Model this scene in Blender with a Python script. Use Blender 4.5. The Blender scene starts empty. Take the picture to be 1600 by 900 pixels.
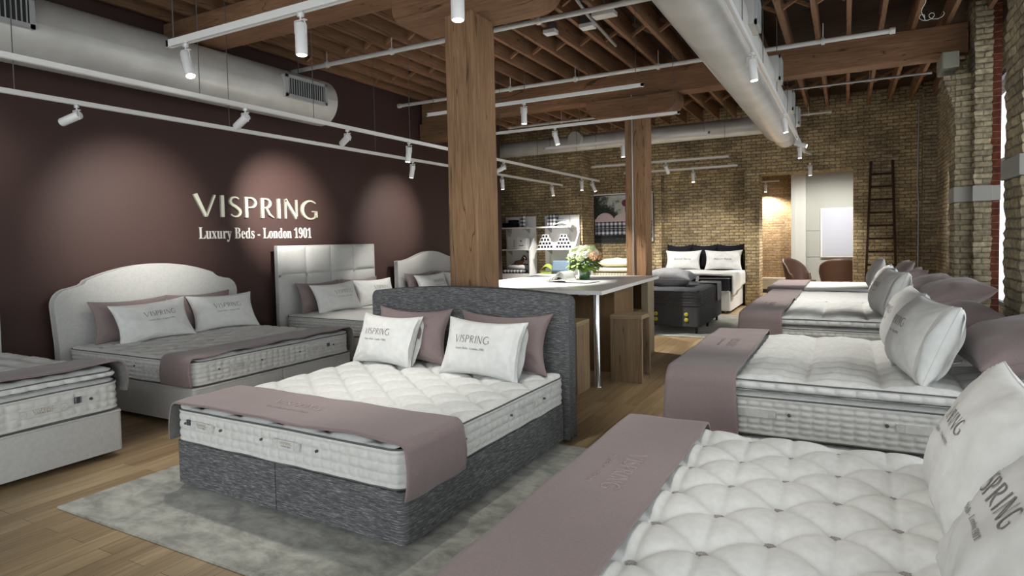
import bpy, bmesh, math, random
import numpy as np
from mathutils import Vector, Matrix, noise
S = bpy.context.scene
COL = S.collection
PI = math.pi
random.seed(7)

# ------------------------------------------------------------------ camera
H = 1.6
f, cyy, yaw, pit, roll = 965.46, 415.17, -.49623222, .041071587, -.020203301
cy_, sy_ = math.cos(yaw), math.sin(yaw)
fw = Vector((sy_*math.cos(pit), cy_*math.cos(pit), -math.sin(pit)))
rt = Vector((cy_, -sy_, 0)); up = rt.cross(fw)
c_, s_ = math.cos(roll), math.sin(roll)
rt2 = rt*c_ + up*s_; up2 = up*c_ - rt*s_
cam = bpy.data.cameras.new('camera'); camo = bpy.data.objects.new('camera', cam); COL.objects.link(camo)
M = Matrix((rt2, up2, -fw)).transposed().to_4x4(); M.translation = (0, 0, H); camo.matrix_world = M
cam.sensor_width = 36; cam.lens = f/1600*36; cam.shift_y = (cyy-450)/1600; cam.clip_end = 200; cam.clip_start = .02
S.camera = camo

# ------------------------------------------------------------------ world and exposure
S.view_settings.view_transform = 'Standard'; S.view_settings.look = 'None'
S.view_settings.gamma = 1; S.view_settings.use_curve_mapping = False
S.view_settings.exposure = 0.8
W = bpy.data.worlds.new('world'); S.world = W; W.use_nodes = True
bg = W.node_tree.nodes['Background']; bg.inputs[0].default_value = (.93, .98, 1, 1); bg.inputs[1].default_value = 1.5
SPOT = 1.35

# ------------------------------------------------------------------ materials
def mat(name, col, rough=.6, metal=0, spec=.5):
    m = bpy.data.materials.new(name); m.use_nodes = True
    b = m.node_tree.nodes['Principled BSDF']
    b.inputs['Base Color'].default_value = (*col, 1); b.inputs['Roughness'].default_value = rough
    b.inputs['Metallic'].default_value = metal; b.inputs['Specular IOR Level'].default_value = spec
    return m
def N(m, t, **k):
    n = m.node_tree.nodes.new(t)
    for a, v in k.items():
        if a.startswith('i_'): n.inputs[a[2:].replace('_', ' ')].default_value = v
        else: setattr(n, a, v)
    return n
def L(m, a, ao, b, bi): m.node_tree.links.new(a.outputs[ao], b.inputs[bi])
def ramp(m, stops):
    r = N(m, 'ShaderNodeValToRGB'); e = r.color_ramp.elements
    while len(e) < len(stops): e.new(.5)
    for i, (p, c) in enumerate(stops):
        e[i].position = p; e[i].color = (*c, 1)
    return r
def coords(m, scale=(1, 1, 1), kind='Object', rot=(0, 0, 0)):
    t = N(m, 'ShaderNodeTexCoord'); mp = N(m, 'ShaderNodeMapping'); mp.inputs['Scale'].default_value = scale
    mp.inputs['Rotation'].default_value = rot
    L(m, t, kind, mp, 'Vector'); return mp
def bump(m, src, out, strength=.3, dist=.01):
    b = N(m, 'ShaderNodeBump'); b.inputs['Strength'].default_value = strength; b.inputs['Distance'].default_value = dist
    L(m, src, out, b, 'Height'); L(m, b, 'Normal', m.node_tree.nodes['Principled BSDF'], 'Normal')
def cloth(name, stops, scale=60, rough=.9, bs=.25, weave=(300, 300, 300), sheen=0):
    m = mat(name, stops[0][1], rough, spec=.2); P = m.node_tree.nodes['Principled BSDF']
    mp = coords(m); n = N(m, 'ShaderNodeTexNoise'); n.inputs['Scale'].default_value = scale; n.inputs['Detail'].default_value = 4
    L(m, mp, 'Vector', n, 'Vector'); r = ramp(m, stops); L(m, n, 'Fac', r, 'Fac'); L(m, r, 'Color', P, 'Base Color')
    mp2 = coords(m, weave); n2 = N(m, 'ShaderNodeTexNoise'); n2.inputs['Scale'].default_value = 1; L(m, mp2, 'Vector', n2, 'Vector')
    bump(m, n2, 'Fac', bs, .003)
    if sheen: P.inputs['Sheen Weight'].default_value = sheen
    return m
white_tick = cloth('white_ticking', [(.3, (.60, .605, .59)), (.7, (.68, .685, .67))], 30, .7, .12)
side_tick = cloth('mattress_border', [(.3, (.52, .52, .50)), (.7, (.61, .61, .59))], 30, .6, .15)
pillow_w = cloth('white_cotton', [(.3, (.64, .645, .63)), (.7, (.71, .715, .70))], 20, .75, .1)
mauve = cloth('mauve_cloth', [(.35, (.212, .165, .162)), (.65, (.232, .181, .178))], 90, .85, .2, sheen=.2)
mauve_emb = mat('mauve_embossed_thread', (.33, .27, .268), .4)
linen = cloth('light_grey_linen', [(.35, (.455, .455, .44)), (.65, (.495, .495, .48))], 45, .9, .3)
felt_grey = cloth('grey_felt', [(.35, (.15, .145, .14)), (.65, (.19, .185, .18))], 60, .9, .3)
pipe_dark = mat('grey_piping', (.10, .10, .10), .8)
pipe_lin = mat('linen_piping', (.45, .445, .435), .8)
tuft_grey = mat('grey_tuft_felt', (.33, .31, .29), .9)
vent_metal = mat('grey_vent_metal', (.09, .085, .08), .5, .3)
char_mat = cloth('charcoal_ticking', [(.3, (.045, .047, .052)), (.7, (.075, .078, .085))], 40, .8, .3)
char_base = cloth('charcoal_base_cloth', [(.3, (.05, .052, .058)), (.7, (.085, .088, .095))], 70, .9, .3)
grey_pillow = cloth('grey_cotton', [(.3, (.23, .23, .24)), (.7, (.28, .28, .29))], 30, .8, .1)
navy = cloth('navy_cotton', [(.3, (.007, .0075, .011)), (.7, (.012, .0125, .018))], 30, .85, .2)
black_tick = cloth('black_ticking', [(.3, (.012, .012, .014)), (.7, (.03, .03, .034))], 50, .7, .3)
white_linen = cloth('white_duvet', [(.3, (.62, .62, .61)), (.7, (.68, .68, .67))], 20, .8, .15)
beige_cl = cloth('beige_cotton', [(.3, (.5, .47, .36)), (.7, (.6, .57, .45))], 20, .8, .15)
green_cl = cloth('green_cotton', [(.3, (.24, .3, .05)), (.7, (.32, .38, .09))], 40, .9, .3)
blue_cl = cloth('blue_wool', [(.3, (.1, .15, .21)), (.7, (.17, .23, .3))], 120, .9, .4)
ink = mat('grey_print', (.2, .19, .18), .6)
ink_dark = mat('dark_print', (.03, .03, .035), .6)
gold_ink = mat('gold_print', (.3, .24, .14), .4)
white_pl = mat('white_lacquer', (.78, .78, .77), .35)
track_white = mat('white_powdercoat', (.72, .72, .71), .35)
lamp_white = mat('lamp_white', (.7, .7, .7), .3)
duct_m = mat('painted_duct_metal', (.55, .55, .53), .38, .25)
P = duct_m.node_tree.nodes['Principled BSDF']
mp = coords(duct_m, (1, 1, 1)); nn = N(duct_m, 'ShaderNodeTexNoise'); nn.inputs['Scale'].default_value = 3; L(duct_m, mp, 'Vector', nn, 'Vector')
rr = ramp(duct_m, [(.3, (.5, .5, .48)), (.7, (.6, .6, .58))]); L(duct_m, nn, 'Fac', rr, 'Fac'); L(duct_m, rr, 'Color', P, 'Base Color')
vent_grey = mat('vent_grey', (.42, .43, .44), .45, .3)
black_hole = mat('vent_interior', (.02, .02, .02), .9)
chrome = mat('brushed_steel', (.6, .6, .6), .22, 1)
iron = mat('grey_iron', (.13, .13, .13), .5, .6)
pipe_paint = mat('pale_pipe_paint', (.6, .6, .58), .4)
galv = mat('galvanized_conduit', (.4, .41, .42), .4, .7)
counter_white = mat('gloss_counter_white', (.86, .86, .85), .28)
letter_m = mat('pale_gold_letter', (.62, .62, .5), .3, .35)
leather = mat('brown_leather', (.055, .024, .015), .5)
stone_m = mat('pale_stone', (.22, .22, .18), .85)
stone_white = mat('white_painted_stone', (.3, .295, .27), .85)
plaster = mat('white_plaster', (.62, .63, .6), .7)
plaster2 = mat('grey_plaster', (.42, .43, .4), .7)
panel_blue = mat('pale_glass_board', (.5, .52, .6), .25)
yellow_m = mat('yellow_button', (.55, .5, .05), .5)
beige_m = mat('beige_metal', (.38, .33, .25), .5)
black_m = mat('black_plastic', (.02, .02, .02), .5)
emit = bpy.data.materials.new('lamp_glow'); emit.use_nodes = True
nt = emit.node_tree; nt.nodes.clear(); e_ = nt.nodes.new('ShaderNodeEmission'); e_.inputs[0].default_value = (1, .97, .88, 1); e_.inputs[1].default_value = 14
o_ = nt.nodes.new('ShaderNodeOutputMaterial'); nt.links.new(e_.outputs[0], o_.inputs[0])
glass = mat('window_glass', (1, 1, 1), .02); glass.node_tree.nodes['Principled BSDF'].inputs['Transmission Weight'].default_value = 1
glass.node_tree.nodes['Principled BSDF'].inputs['IOR'].default_value = 1.1
vase_glass = mat('green_vase_glass', (.08, .17, .08), .05); vase_glass.node_tree.nodes['Principled BSDF'].inputs['Transmission Weight'].default_value = .35

def tweed():
    m = mat('dark_tweed', (.1, .1, .1), .95, spec=.15); P = m.node_tree.nodes['Principled BSDF']
    mp = coords(m, (20, 20, 330)); n = N(m, 'ShaderNodeTexNoise'); n.inputs['Scale'].default_value = 1; n.inputs['Detail'].default_value = 5; n.inputs['Roughness'].default_value = .7
    L(m, mp, 'Vector', n, 'Vector')
    r = ramp(m, [(.34, (.05, .051, .054)), (.5, (.10, .101, .105)), (.58, (.17, .17, .175)), (.68, (.40, .40, .40))])
    L(m, n, 'Fac', r, 'Fac'); L(m, r, 'Color', P, 'Base Color'); bump(m, n, 'Fac', .2, .003)
    return m
tweed_m = tweed()
def wood(name, axis, cols, scale=6, rough=.75, knots=True, bs=.35):
    m = mat(name, cols[0], rough, spec=.3); P = m.node_tree.nodes['Principled BSDF']
    sc = [scale*2.2]*3; sc[axis] = scale*.12
    mp = coords(m, sc); n = N(m, 'ShaderNodeTexNoise'); n.inputs['Scale'].default_value = 1.6; n.inputs['Detail'].default_value = 8; n.inputs['Roughness'].default_value = .65; n.inputs['Distortion'].default_value = .6
    L(m, mp, 'Vector', n, 'Vector')
    mp2 = coords(m, [.9 if i != axis else .35 for i in range(3)]); n2 = N(m, 'ShaderNodeTexNoise'); n2.inputs['Scale'].default_value = 1.7; n2.inputs['Detail'].default_value = 3
    L(m, mp2, 'Vector', n2, 'Vector')
    r = ramp(m, [(.28, cols[1]), (.5, cols[0]), (.72, cols[2])]); L(m, n, 'Fac', r, 'Fac')
    mx = N(m, 'ShaderNodeMix', data_type='RGBA', blend_type='MULTIPLY'); mx.inputs[0].default_value = .75
    L(m, r, 'Color', mx, 6); r2 = ramp(m, [(.3, (.55, .55, .55)), (.7, (1.15, 1.1, 1.05))]); L(m, n2, 'Fac', r2, 'Fac'); L(m, r2, 'Color', mx, 7)
    # checks: long dark splits along the grain
    s3 = [4.2]*3; s3[axis] = .3
    mp3 = coords(m, s3); n3 = N(m, 'ShaderNodeTexNoise'); n3.inputs['Scale'].default_value = 1.3; n3.inputs['Detail'].default_value = 2; n3.inputs['Distortion'].default_value = .8; L(m, mp3, 'Vector', n3, 'Vector')
    r3 = ramp(m, [(.493, (1, 1, 1)), (.5, (.12, .1, .09)), (.507, (1, 1, 1))]); L(m, n3, 'Fac', r3, 'Fac')
    mx2 = N(m, 'ShaderNodeMix', data_type='RGBA', blend_type='MULTIPLY'); mx2.inputs[0].default_value = .85 if knots else .1
    L(m, mx, 2, mx2, 6); L(m, r3, 'Color', mx2, 7); L(m, mx2, 2, P, 'Base Color')
    bump(m, n, 'Fac', bs, .01); return m
TIM = [(.235, .128, .07), (.16, .085, .045), (.31, .18, .105)]
timber_x = wood('old_timber_along_x', 0, TIM, 15)
timber_y = wood('old_timber_along_y', 1, TIM, 15, bs=.25)
timber_z = wood('old_timber_post', 2, [(.27, .16, .085), (.19, .108, .056), (.36, .23, .135)], 15)
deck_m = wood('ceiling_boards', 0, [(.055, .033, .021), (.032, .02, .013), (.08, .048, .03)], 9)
stool_m = wood('rustic_oak', 2, [(.30, .215, .135), (.2, .135, .08), (.38, .28, .18)], 9)
cab_m = wood('brown_veneer', 2, [(.22, .14, .07), (.17, .105, .052), (.26, .165, .085)], 8, .5, False, .05)
ladder_m = wood('dark_ladder_wood', 2, [(.045, .02, .012), (.03, .014, .008), (.06, .03, .018)], 6)

def brick_mat(name, c1, c2, mortar, dark=.5, scale=1.0, bw=.21, bh=.07, bs=.6, msize=.009):
    m = mat(name, c1, .95, spec=.1); P = m.node_tree.nodes['Principled BSDF']
    mp = coords(m, (1, 1, 1), 'UV')
    nd = N(m, 'ShaderNodeTexNoise'); nd.inputs['Scale'].default_value = 5; nd.inputs['Detail'].default_value = 4; L(m, mp, 'Vector', nd, 'Vector')
    add = N(m, 'ShaderNodeMix', data_type='RGBA', blend_type='LINEAR_LIGHT'); add.inputs[0].default_value = .014
    L(m, mp, 'Vector', add, 6); L(m, nd, 'Color', add, 7)
    b = N(m, 'ShaderNodeTexBrick'); b.inputs['Scale'].default_value = 1; b.inputs['Brick Width'].default_value = bw; b.inputs['Row Height'].default_value = bh
    b.inputs['Mortar Size'].default_value = msize; b.inputs['Mortar Smooth'].default_value = .5; b.inputs['Bias'].default_value = -.1
    b.inputs['Color1'].default_value = (*c1, 1); b.inputs['Color2'].default_value = (*c2, 1); b.inputs['Mortar'].default_value = (*mortar, 1)
    L(m, add, 2, b, 'Vector')
    n = N(m, 'ShaderNodeTexNoise'); n.inputs['Scale'].default_value = 1.1; n.inputs['Detail'].default_value = 6; n.inputs['Roughness'].default_value = .6; L(m, mp, 'Vector', n, 'Vector')
    r = ramp(m, [(.33, (dark, dark, dark*1.02)), (.62, (1.1, 1.08, 1.0))]); L(m, n, 'Fac', r, 'Fac')
    mx = N(m, 'ShaderNodeMix', data_type='RGBA', blend_type='MULTIPLY'); mx.inputs[0].default_value = 1; L(m, b, 'Color', mx, 6); L(m, r, 'Color', mx, 7)
    n4 = N(m, 'ShaderNodeTexNoise'); n4.inputs['Scale'].default_value = 22; n4.inputs['Detail'].default_value = 4; L(m, mp, 'Vector', n4, 'Vector')
    r4 = ramp(m, [(.35, (.6, .58, .55)), (.65, (1.12, 1.1, 1.05))]); L(m, n4, 'Fac', r4, 'Fac')
    mx3 = N(m, 'ShaderNodeMix', data_type='RGBA', blend_type='MULTIPLY'); mx3.inputs[0].default_value = .8; L(m, mx, 2, mx3, 6); L(m, r4, 'Color', mx3, 7)
    L(m, mx3, 2, P, 'Base Color')
    inv = N(m, 'ShaderNodeMath', operation='SUBTRACT'); inv.inputs[0].default_value = 1; L(m, b, 'Fac', inv, 1)
    ad = N(m, 'ShaderNodeMath', operation='MULTIPLY_ADD'); ad.inputs[1].default_value = .7; L(m, n4, 'Fac', ad, 0); L(m, inv, 'Value', ad, 2)
    bump(m, ad, 'Value', bs, .02); return m
brick_y = brick_mat('yellow_common_brick', (.56, .455, .29), (.33, .25, .165), (.17, .15, .112), .45)
brick_r = brick_mat('weathered_grey_brick', (.42, .37, .27), (.25, .215, .16), (.19, .172, .138), .55, bs=.6)
brick_red = brick_mat('red_glazed_brick', (.13, .04, .025), (.09, .028, .02), (.2, .14, .12), .8, bw=.24, bh=.085, bs=.3, msize=.005)

def floor_mat():
    m = mat('oak_planks', (.3, .2, .1), .42, spec=.4); P = m.node_tree.nodes['Principled BSDF']
    mp = coords(m, (1, 1, 1), 'Object', (0, 0, PI/2))
    b = N(m, 'ShaderNodeTexBrick'); b.offset = .37; b.offset_frequency = 2
    for k, v in (('Scale', 1), ('Brick Width', 1.3), ('Row Height', .135), ('Mortar Size', .0016), ('Mortar Smooth', .1), ('Bias', 0)): b.inputs[k].default_value = v
    b.inputs['Color1'].default_value = (.37, .28, .165, 1); b.inputs['Color2'].default_value = (.255, .182, .102, 1); b.inputs['Mortar'].default_value = (.07, .045, .025, 1)
    L(m, mp, 'Vector', b, 'Vector')
    mp2 = coords(m, (16, 1.1, 1)); n = N(m, 'ShaderNodeTexNoise'); n.inputs['Scale'].default_value = 1.5; n.inputs['Detail'].default_value = 8; n.inputs['Distortion'].default_value = .5; L(m, mp2, 'Vector', n, 'Vector')
    r = ramp(m, [(.3, (.72, .68, .62)), (.7, (1.15, 1.13, 1.1))]); L(m, n, 'Fac', r, 'Fac')
    mx = N(m, 'ShaderNodeMix', data_type='RGBA', blend_type='MULTIPLY'); mx.inputs[0].default_value = 1; L(m, b, 'Color', mx, 6); L(m, r, 'Color', mx, 7); L(m, mx, 2, P, 'Base Color')
    bump(m, n, 'Fac', .08, .004); return m
floor_m = floor_mat()
def rug_mat(name, a, b_):
    m = mat(name, a, .55, spec=.3); P = m.node_tree.nodes['Principled BSDF']; P.inputs['Sheen Weight'].default_value = .4
    mp = coords(m, (1.0, 1.5, 1)); n = N(m, 'ShaderNodeTexNoise'); n.inputs['Scale'].default_value = 4.6; n.inputs['Detail'].default_value = 8; n.inputs['Roughness'].default_value = .7; n.inputs['Distortion'].default_value = .35; L(m, mp, 'Vector', n, 'Vector')
    r = ramp(m, [(.38, a), (.62, b_)]); L(m, n, 'Fac', r, 'Fac'); L(m, r, 'Color', P, 'Base Color')
    n2 = N(m, 'ShaderNodeTexNoise'); n2.inputs['Scale'].default_value = 400; L(m, mp, 'Vector', n2, 'Vector'); bump(m, n2, 'Fac', .3, .004); return m
rug_m = rug_mat('silk_rug_pile', (.12, .118, .092), (.36, .355, .30))
def wall_mat():
    m = mat('aubergine_paint', (.055, .0305, .027), .6, spec=.25); P = m.node_tree.nodes['Principled BSDF']
    mp = coords(m); n = N(m, 'ShaderNodeTexNoise'); n.inputs['Scale'].default_value = 150; L(m, mp, 'Vector', n, 'Vector'); bump(m, n, 'Fac', .06, .003); return m
wall_m = wall_mat()
def gingham(name, sc=11, a=(.02, .02, .03), b_=(.7, .7, .7), mid=(.2, .2, .22)):
    m = mat(name, a, .9); P = m.node_tree.nodes['Principled BSDF']
    mp = coords(m, (sc, sc, sc)); sep = N(m, 'ShaderNodeSeparateXYZ'); L(m, mp, 'Vector', sep, 0)
    outs = []
    for ax, nm in (('X', 0), ('Z', 2)):
        fr = N(m, 'ShaderNodeMath', operation='FRACT'); L(m, sep, nm, fr, 0)
        st = N(m, 'ShaderNodeMath', operation='GREATER_THAN'); st.inputs[1].default_value = .5; L(m, fr, 0, st, 0); outs.append(st)
    ad = N(m, 'ShaderNodeMath', operation='ADD'); L(m, outs[0], 0, ad, 0); L(m, outs[1], 0, ad, 1)
    dv = N(m, 'ShaderNodeMath', operation='MULTIPLY'); dv.inputs[1].default_value = .5; L(m, ad, 0, dv, 0)
    r = ramp(m, [(0, a), (.34, mid), (.8, b_)]); r.color_ramp.interpolation = 'CONSTANT'; L(m, dv, 0, r, 'Fac'); L(m, r, 'Color', P, 'Base Color'); return m
ging = gingham('black_white_check')
ging_blue = gingham('blue_white_check', 9, (.02, .025, .06), (.75, .75, .78), (.2, .22, .3))
ging_beige = gingham('beige_check', 14, (.25, .21, .13), (.6, .57, .46), (.42, .38, .28))

# ------------------------------------------------------------------ mesh helpers
class MB:
    def __init__(s): s.v = []; s.f = []; s.m = []; s.sm = []
    def add(s, vs, fs, mi=0, smooth=False):
        b = len(s.v); s.v.extend([tuple(v) for v in vs])
        for q in fs: s.f.append(tuple(b+i for i in q)); s.m.append(mi); s.sm.append(smooth)
    def box(s, x0, x1, y0, y1, z0, z1, mi=0, mtx=None):
        vs = [Vector((x, y, z)) for x in (x0, x1) for y in (y0, y1) for z in (z0, z1)]
        if mtx: vs = [mtx @ v for v in vs]
        s.add(vs, [(0, 1, 3, 2), (4, 6, 7, 5), (0, 4, 5, 1), (2, 3, 7, 6), (0, 2, 6, 4), (1, 5, 7, 3)], mi)
    def tube(s, path, r, n=10, mi=0, cap=True, closed=False):
        P = [Vector(p) for p in path]; R = r if isinstance(r, (list, tuple)) else [r]*len(P); vs = []; m = len(P)
        prev = None
        for i in range(m):
            a = P[i-1] if (i or closed) else P[i]; b = P[(i+1) % m] if (i < m-1 or closed) else P[i]
            t = (b-a).normalized()
            if prev is None:
                u = t.orthogonal().normalized()
            else:
                u = prev - t*prev.dot(t); u = u.normalized() if u.length > 1e-6 else t.orthogonal().normalized()
            prev = u; w = t.cross(u)
            for k in range(n):
                a_ = 2*PI*k/n; vs.append(P[i]+(u*math.cos(a_)+w*math.sin(a_))*R[i])
        fs = []
        for i in range(m if closed else m-1):
            j = (i+1) % m
            for k in range(n): fs.append((i*n+k, i*n+(k+1) % n, j*n+(k+1) % n, j*n+k))
        s.add(vs, fs, mi, True)
        if cap and not closed:
            s.add(vs[:n], [tuple(range(n-1, -1, -1))], mi); s.add(vs[-n:], [tuple(range(n))], mi)
    def grid(s, fn, nu, nv, mi=0, smooth=True, wrapu=False, flip=False):
        vs = [fn(i/nu, j/nv) for i in range(nu + (0 if wrapu else 1)) for j in range(nv+1)]
        mu = nu if wrapu else nu+1; fs = []
        for i in range(nu):
            i2 = (i+1) % mu
            for j in range(nv):
                q = (i*(nv+1)+j, i2*(nv+1)+j, i2*(nv+1)+j+1, i*(nv+1)+j+1)
                fs.append(q[::-1] if flip else q)
        s.add(vs, fs, mi, smooth)
    def prism(s, pts, d0, d1, axis='y', mi=0, smooth=False):
        n = len(pts); mk = {'y': lambda p, d: (p[0], d, p[1]), 'x': lambda p, d: (d, p[0], p[1]), 'z': lambda p, d: (p[0], p[1], d)}[axis]
        vs = [mk(p, d0) for p in pts]+[mk(p, d1) for p in pts]
        s.add(vs, [tuple(range(n)), tuple(range(2*n-1, n-1, -1))], mi)
        s.add(vs, [(i, i+n, (i+1) % n+n, (i+1) % n) for i in range(n)], mi, smooth)
    def build(s, name, mats, parent=None, bevel=0, loc=None, fix=True, seg=2, subd=0):
        me = bpy.data.meshes.new(name); me.from_pydata(s.v, [], s.f)
        if not isinstance(mats, (list, tuple)): mats = [mats]
        for m in mats: me.materials.append(m)
        me.polygons.foreach_set('material_index', s.m); me.polygons.foreach_set('use_smooth', s.sm)
        me.update()
        if fix:
            b = bmesh.new(); b.from_mesh(me); bmesh.ops.recalc_face_normals(b, faces=b.faces); b.to_mesh(me); b.free()
        # box-projected UVs in metres
        uv = me.uv_layers.new(name='UVMap').data; vv = me.vertices
        for p in me.polygons:
            n_ = p.normal; ax, ay, az = abs(n_.x), abs(n_.y), abs(n_.z)
            for li in p.loop_indices:
                c = vv[me.loops[li].vertex_index].co
                if az >= ax and az >= ay: uv[li].uv = (c.x, c.y)
                elif ax > ay: uv[li].uv = (c.y, c.z)
                else: uv[li].uv = (c.x, c.z)
        o = bpy.data.objects.new(name, me); COL.objects.link(o)
        if parent is not None: o.parent = parent
        if loc is not None: o.location = loc
        if bevel:
            md = o.modifiers.new('bevel', 'BEVEL'); md.width = bevel; md.segments = seg; md.limit_method = 'ANGLE'; md.angle_limit = .6
            for p in me.polygons: p.use_smooth = True
            md.harden_normals = True
        if subd:
            md = o.modifiers.new('sub', 'SUBSURF'); md.levels = subd; md.render_levels = subd
        return o
def tag(o, label=None, cat=None, group=None, kind=None):
    if label: o['label'] = label
    if cat: o['category'] = cat
    if group: o['group'] = group
    if kind: o['kind'] = kind
    return o
def empty(name, loc=(0, 0, 0), rz=0, label=None, cat=None, group=None):
    o = bpy.data.objects.new(name, None); COL.objects.link(o); o.location = loc; o.rotation_euler = (0, 0, rz); o.empty_display_size = .1
    return tag(o, label, cat, group)
def copy_tree(o, parent=None):
    c = o.copy(); COL.objects.link(c); c.parent = parent
    for ch in list(o.children): copy_tree(ch, c)
    return c
def struct(mb, name, m, **k): return tag(mb.build(name, m, **k), kind='structure')

# ------------------------------------------------------------------ lettering
def strip(pts, ws):
    q = []; n = len(pts)
    P = [Vector(p) for p in pts]
    for i in range(n):
        t = (P[min(i+1, n-1)]-P[max(i-1, 0)]).normalized(); nr = Vector((-t.y, t.x)); w = ws[i] if isinstance(ws, list) else ws
        q.append((P[i]+nr*w/2, P[i]-nr*w/2))
    return [[q[i][0], q[i][1], q[i+1][1], q[i+1][0]] for i in range(n-1)]
def arc(cx, cy, rx, ry, a0, a1, n=14): return [(cx+rx*math.cos(math.radians(a0+(a1-a0)*i/n)), cy+ry*math.sin(math.radians(a0+(a1-a0)*i/n))) for i in range(n+1)]
def wv(n, a, b, c=None):
    c = a if c is None else c
    return [a+(b-a)*math.sin(PI*i/n)**1 if c == a else a+(c-a)*i/n for i in range(n+1)]
T, t_ = .135, .06
def glyph(ch):
    if ch == 'V': return .86, strip([(.05, 1), (.45, 0)], [T*1.15, T*.8])+strip([(.83, 1), (.47, 0)], [t_*1.2, t_])
    if ch == 'I': return .2, strip([(.1, 1), (.1, 0)], [T, T])
    if ch == 'S':
        p = arc(.27, .755, .2, .2, 35, 180, 10)+arc(.27, .755, .2, .2, 190, 240, 4)+[(.3, .5)]+arc(.27, .245, .22, .21, 50, 0, 5)+arc(.27, .245, .22, .21, -10, -150, 10)
        n = len(p); return .52, strip(p, [t_+(T*.95-t_)*math.sin(PI*i/(n-1))**2 for i in range(n)])
    if ch == 'P':
        p = [(.12, .96)]+arc(.26, .73, .25, .235, 90, -90, 14)+[(.16, .495)]
        n = len(p); return .58, strip([(.08, 1), (.08, 0)], [T, T])+strip(p, [t_+(T*.8-t_)*math.sin(PI*i/(n-1)) for i in range(n)])
    if ch == 'R':
        p = [(.12, .96)]+arc(.24, .74, .22, .22, 90, -90, 14)+[(.16, .52)]
        n = len(p); return .62, strip([(.08, 1), (.08, 0)], [T, T])+strip(p, [t_+(T*.8-t_)*math.sin(PI*i/(n-1)) for i in range(n)])+strip([(.26, .52), (.42, .18), (.62, .02)], [T*.7, T*.75, t_*.6])
    if ch == 'N': return .74, strip([(.08, .97), (.08, 0)], [t_, t_])+strip([(.07, 1), (.66, 0)], [T, T*.9])+strip([(.66, 1), (.66, 0)], [t_, t_])
    if ch == 'G':
        p = arc(.5, .5, .44, .485, 48, 180, 12)+arc(.5, .5, .44, .485, 190, 318, 12)
        n = len(p); return .9, strip(p, [t_+(T-t_)*math.sin(PI*min(1, i/(n-1)*1.05))**1.2 for i in range(n)])+strip([(.84, .42), (.84, .1)], [T*.85, T*.85])+strip([(.62, .42), (.88, .42)], [t_*.9, t_*.9])
def logo():
    x = 0; out = []
    for ch in 'VISPRING':
        w, st = glyph(ch)
        out += [[(p[0]+x, p[1]) for p in q] for q in st]; x += w+.17
    return out, x-.17
LOGO, LOGO_W = logo()      # quads, cap height 1
def mathserif(s):
    o = ''
    for c in s:
        if 'A' <= c <= 'Z': o += chr(0x1D400+ord(c)-65)
        elif 'a' <= c <= 'z': o += chr(0x1D41A+ord(c)-97)
        elif '0' <= c <= '9': o += chr(0x1D7CE+ord(c)-48)
        else: o += c
    return o
def mathscript(s): return ''.join(chr(0x1D4D0+ord(c)-65) if c.isupper() else chr(0x1D4EA+ord(c)-97) if c.isalpha() else c for c in s)
def textfaces(s, off=0, res=2):
    c = bpy.data.curves.new('tmp', 'FONT'); c.body = s; c.offset = off; c.resolution_u = res; o = bpy.data.objects.new('tmp', c); COL.objects.link(o)
    dg = bpy.context.evaluated_depsgraph_get(); m = bpy.data.meshes.new_from_object(o.evaluated_get(dg))
    fs = [[(m.vertices[i].co.x, m.vertices[i].co.y) for i in p.vertices] for p in m.polygons]
    bpy.data.objects.remove(o); bpy.data.curves.remove(c); bpy.data.meshes.remove(m)
    xs = [p[0] for q in fs for p in q]; x0, x1 = min(xs), max(xs)
    return [[(p[0]-x0, p[1]) for p in q] for q in fs], x1-x0
TAGL, TAGL_W = textfaces(mathserif('Luxury Beds - London 1901'), -.003, 3)
DIAM, DIAM_W = textfaces(mathscript('Diamond Majesty'), 0, 2)
LUXB, LUXB_W = textfaces('LUXURY BEDS', 0, 1)
def place_text(faces, width, total, x0, y0):
    """faces scaled so that total width = width, baseline left at x0,y0"""
    k = width/total
    return [[(x0+p[0]*k, y0+p[1]*k) for p in q] for q in faces]
def brand(width, cx=0, cy=0, gap=.75, tagr=.9):
    k = width/LOGO_W; tw = width*tagr
    return place_text(LOGO, width, LOGO_W, cx-width/2, cy)+place_text(TAGL, tw, TAGL_W, cx-tw/2, cy-k*gap-tw/TAGL_W*.35)
def put_text(mb, faces, fn, mi, thick=0, fn2=None):
    for q in faces:
        q = [p for i, p in enumerate(q)]
        a = sum(q[i][0]*q[(i+1) % len(q)][1]-q[(i+1) % len(q)][0]*q[i][1] for i in range(len(q)))
        if abs(a) < 1e-9: continue
        if a < 0: q = q[::-1]
        top = [fn(p[0], p[1]) for p in q]; mb.add(top, [tuple(range(len(q)))], mi)
        if fn2:
            bot = [fn2(p[0], p[1]) for p in q]; n = len(q)
            mb.add(top+bot, [(i, i+n, (i+1) % n+n, (i+1) % n) for i in range(n)], mi)

# ================================================================== THE ROOM
WX = -7.25
ZJ = 4.28     # underside of joists
mb = MB(); mb.box(-10, 3, -3, 22, -.1, 0); struct(mb, 'floor', floor_m)
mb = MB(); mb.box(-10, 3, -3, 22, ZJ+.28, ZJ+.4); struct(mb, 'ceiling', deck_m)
mb = MB(); mb.box(WX-.2, WX, -3, 12.9, 0, ZJ+.28); struct(mb, 'wall_left', wall_m)
mb = MB(); mb.box(-10, -9.8, 12.7, 15.6, 0, ZJ+.28); struct(mb, 'wall_alcove', brick_y)
mb = MB(); mb.box(-9.8, WX-.2, 12.7, 12.9, 0, ZJ+.28); struct(mb, 'wall_return', wall_m)
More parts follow.
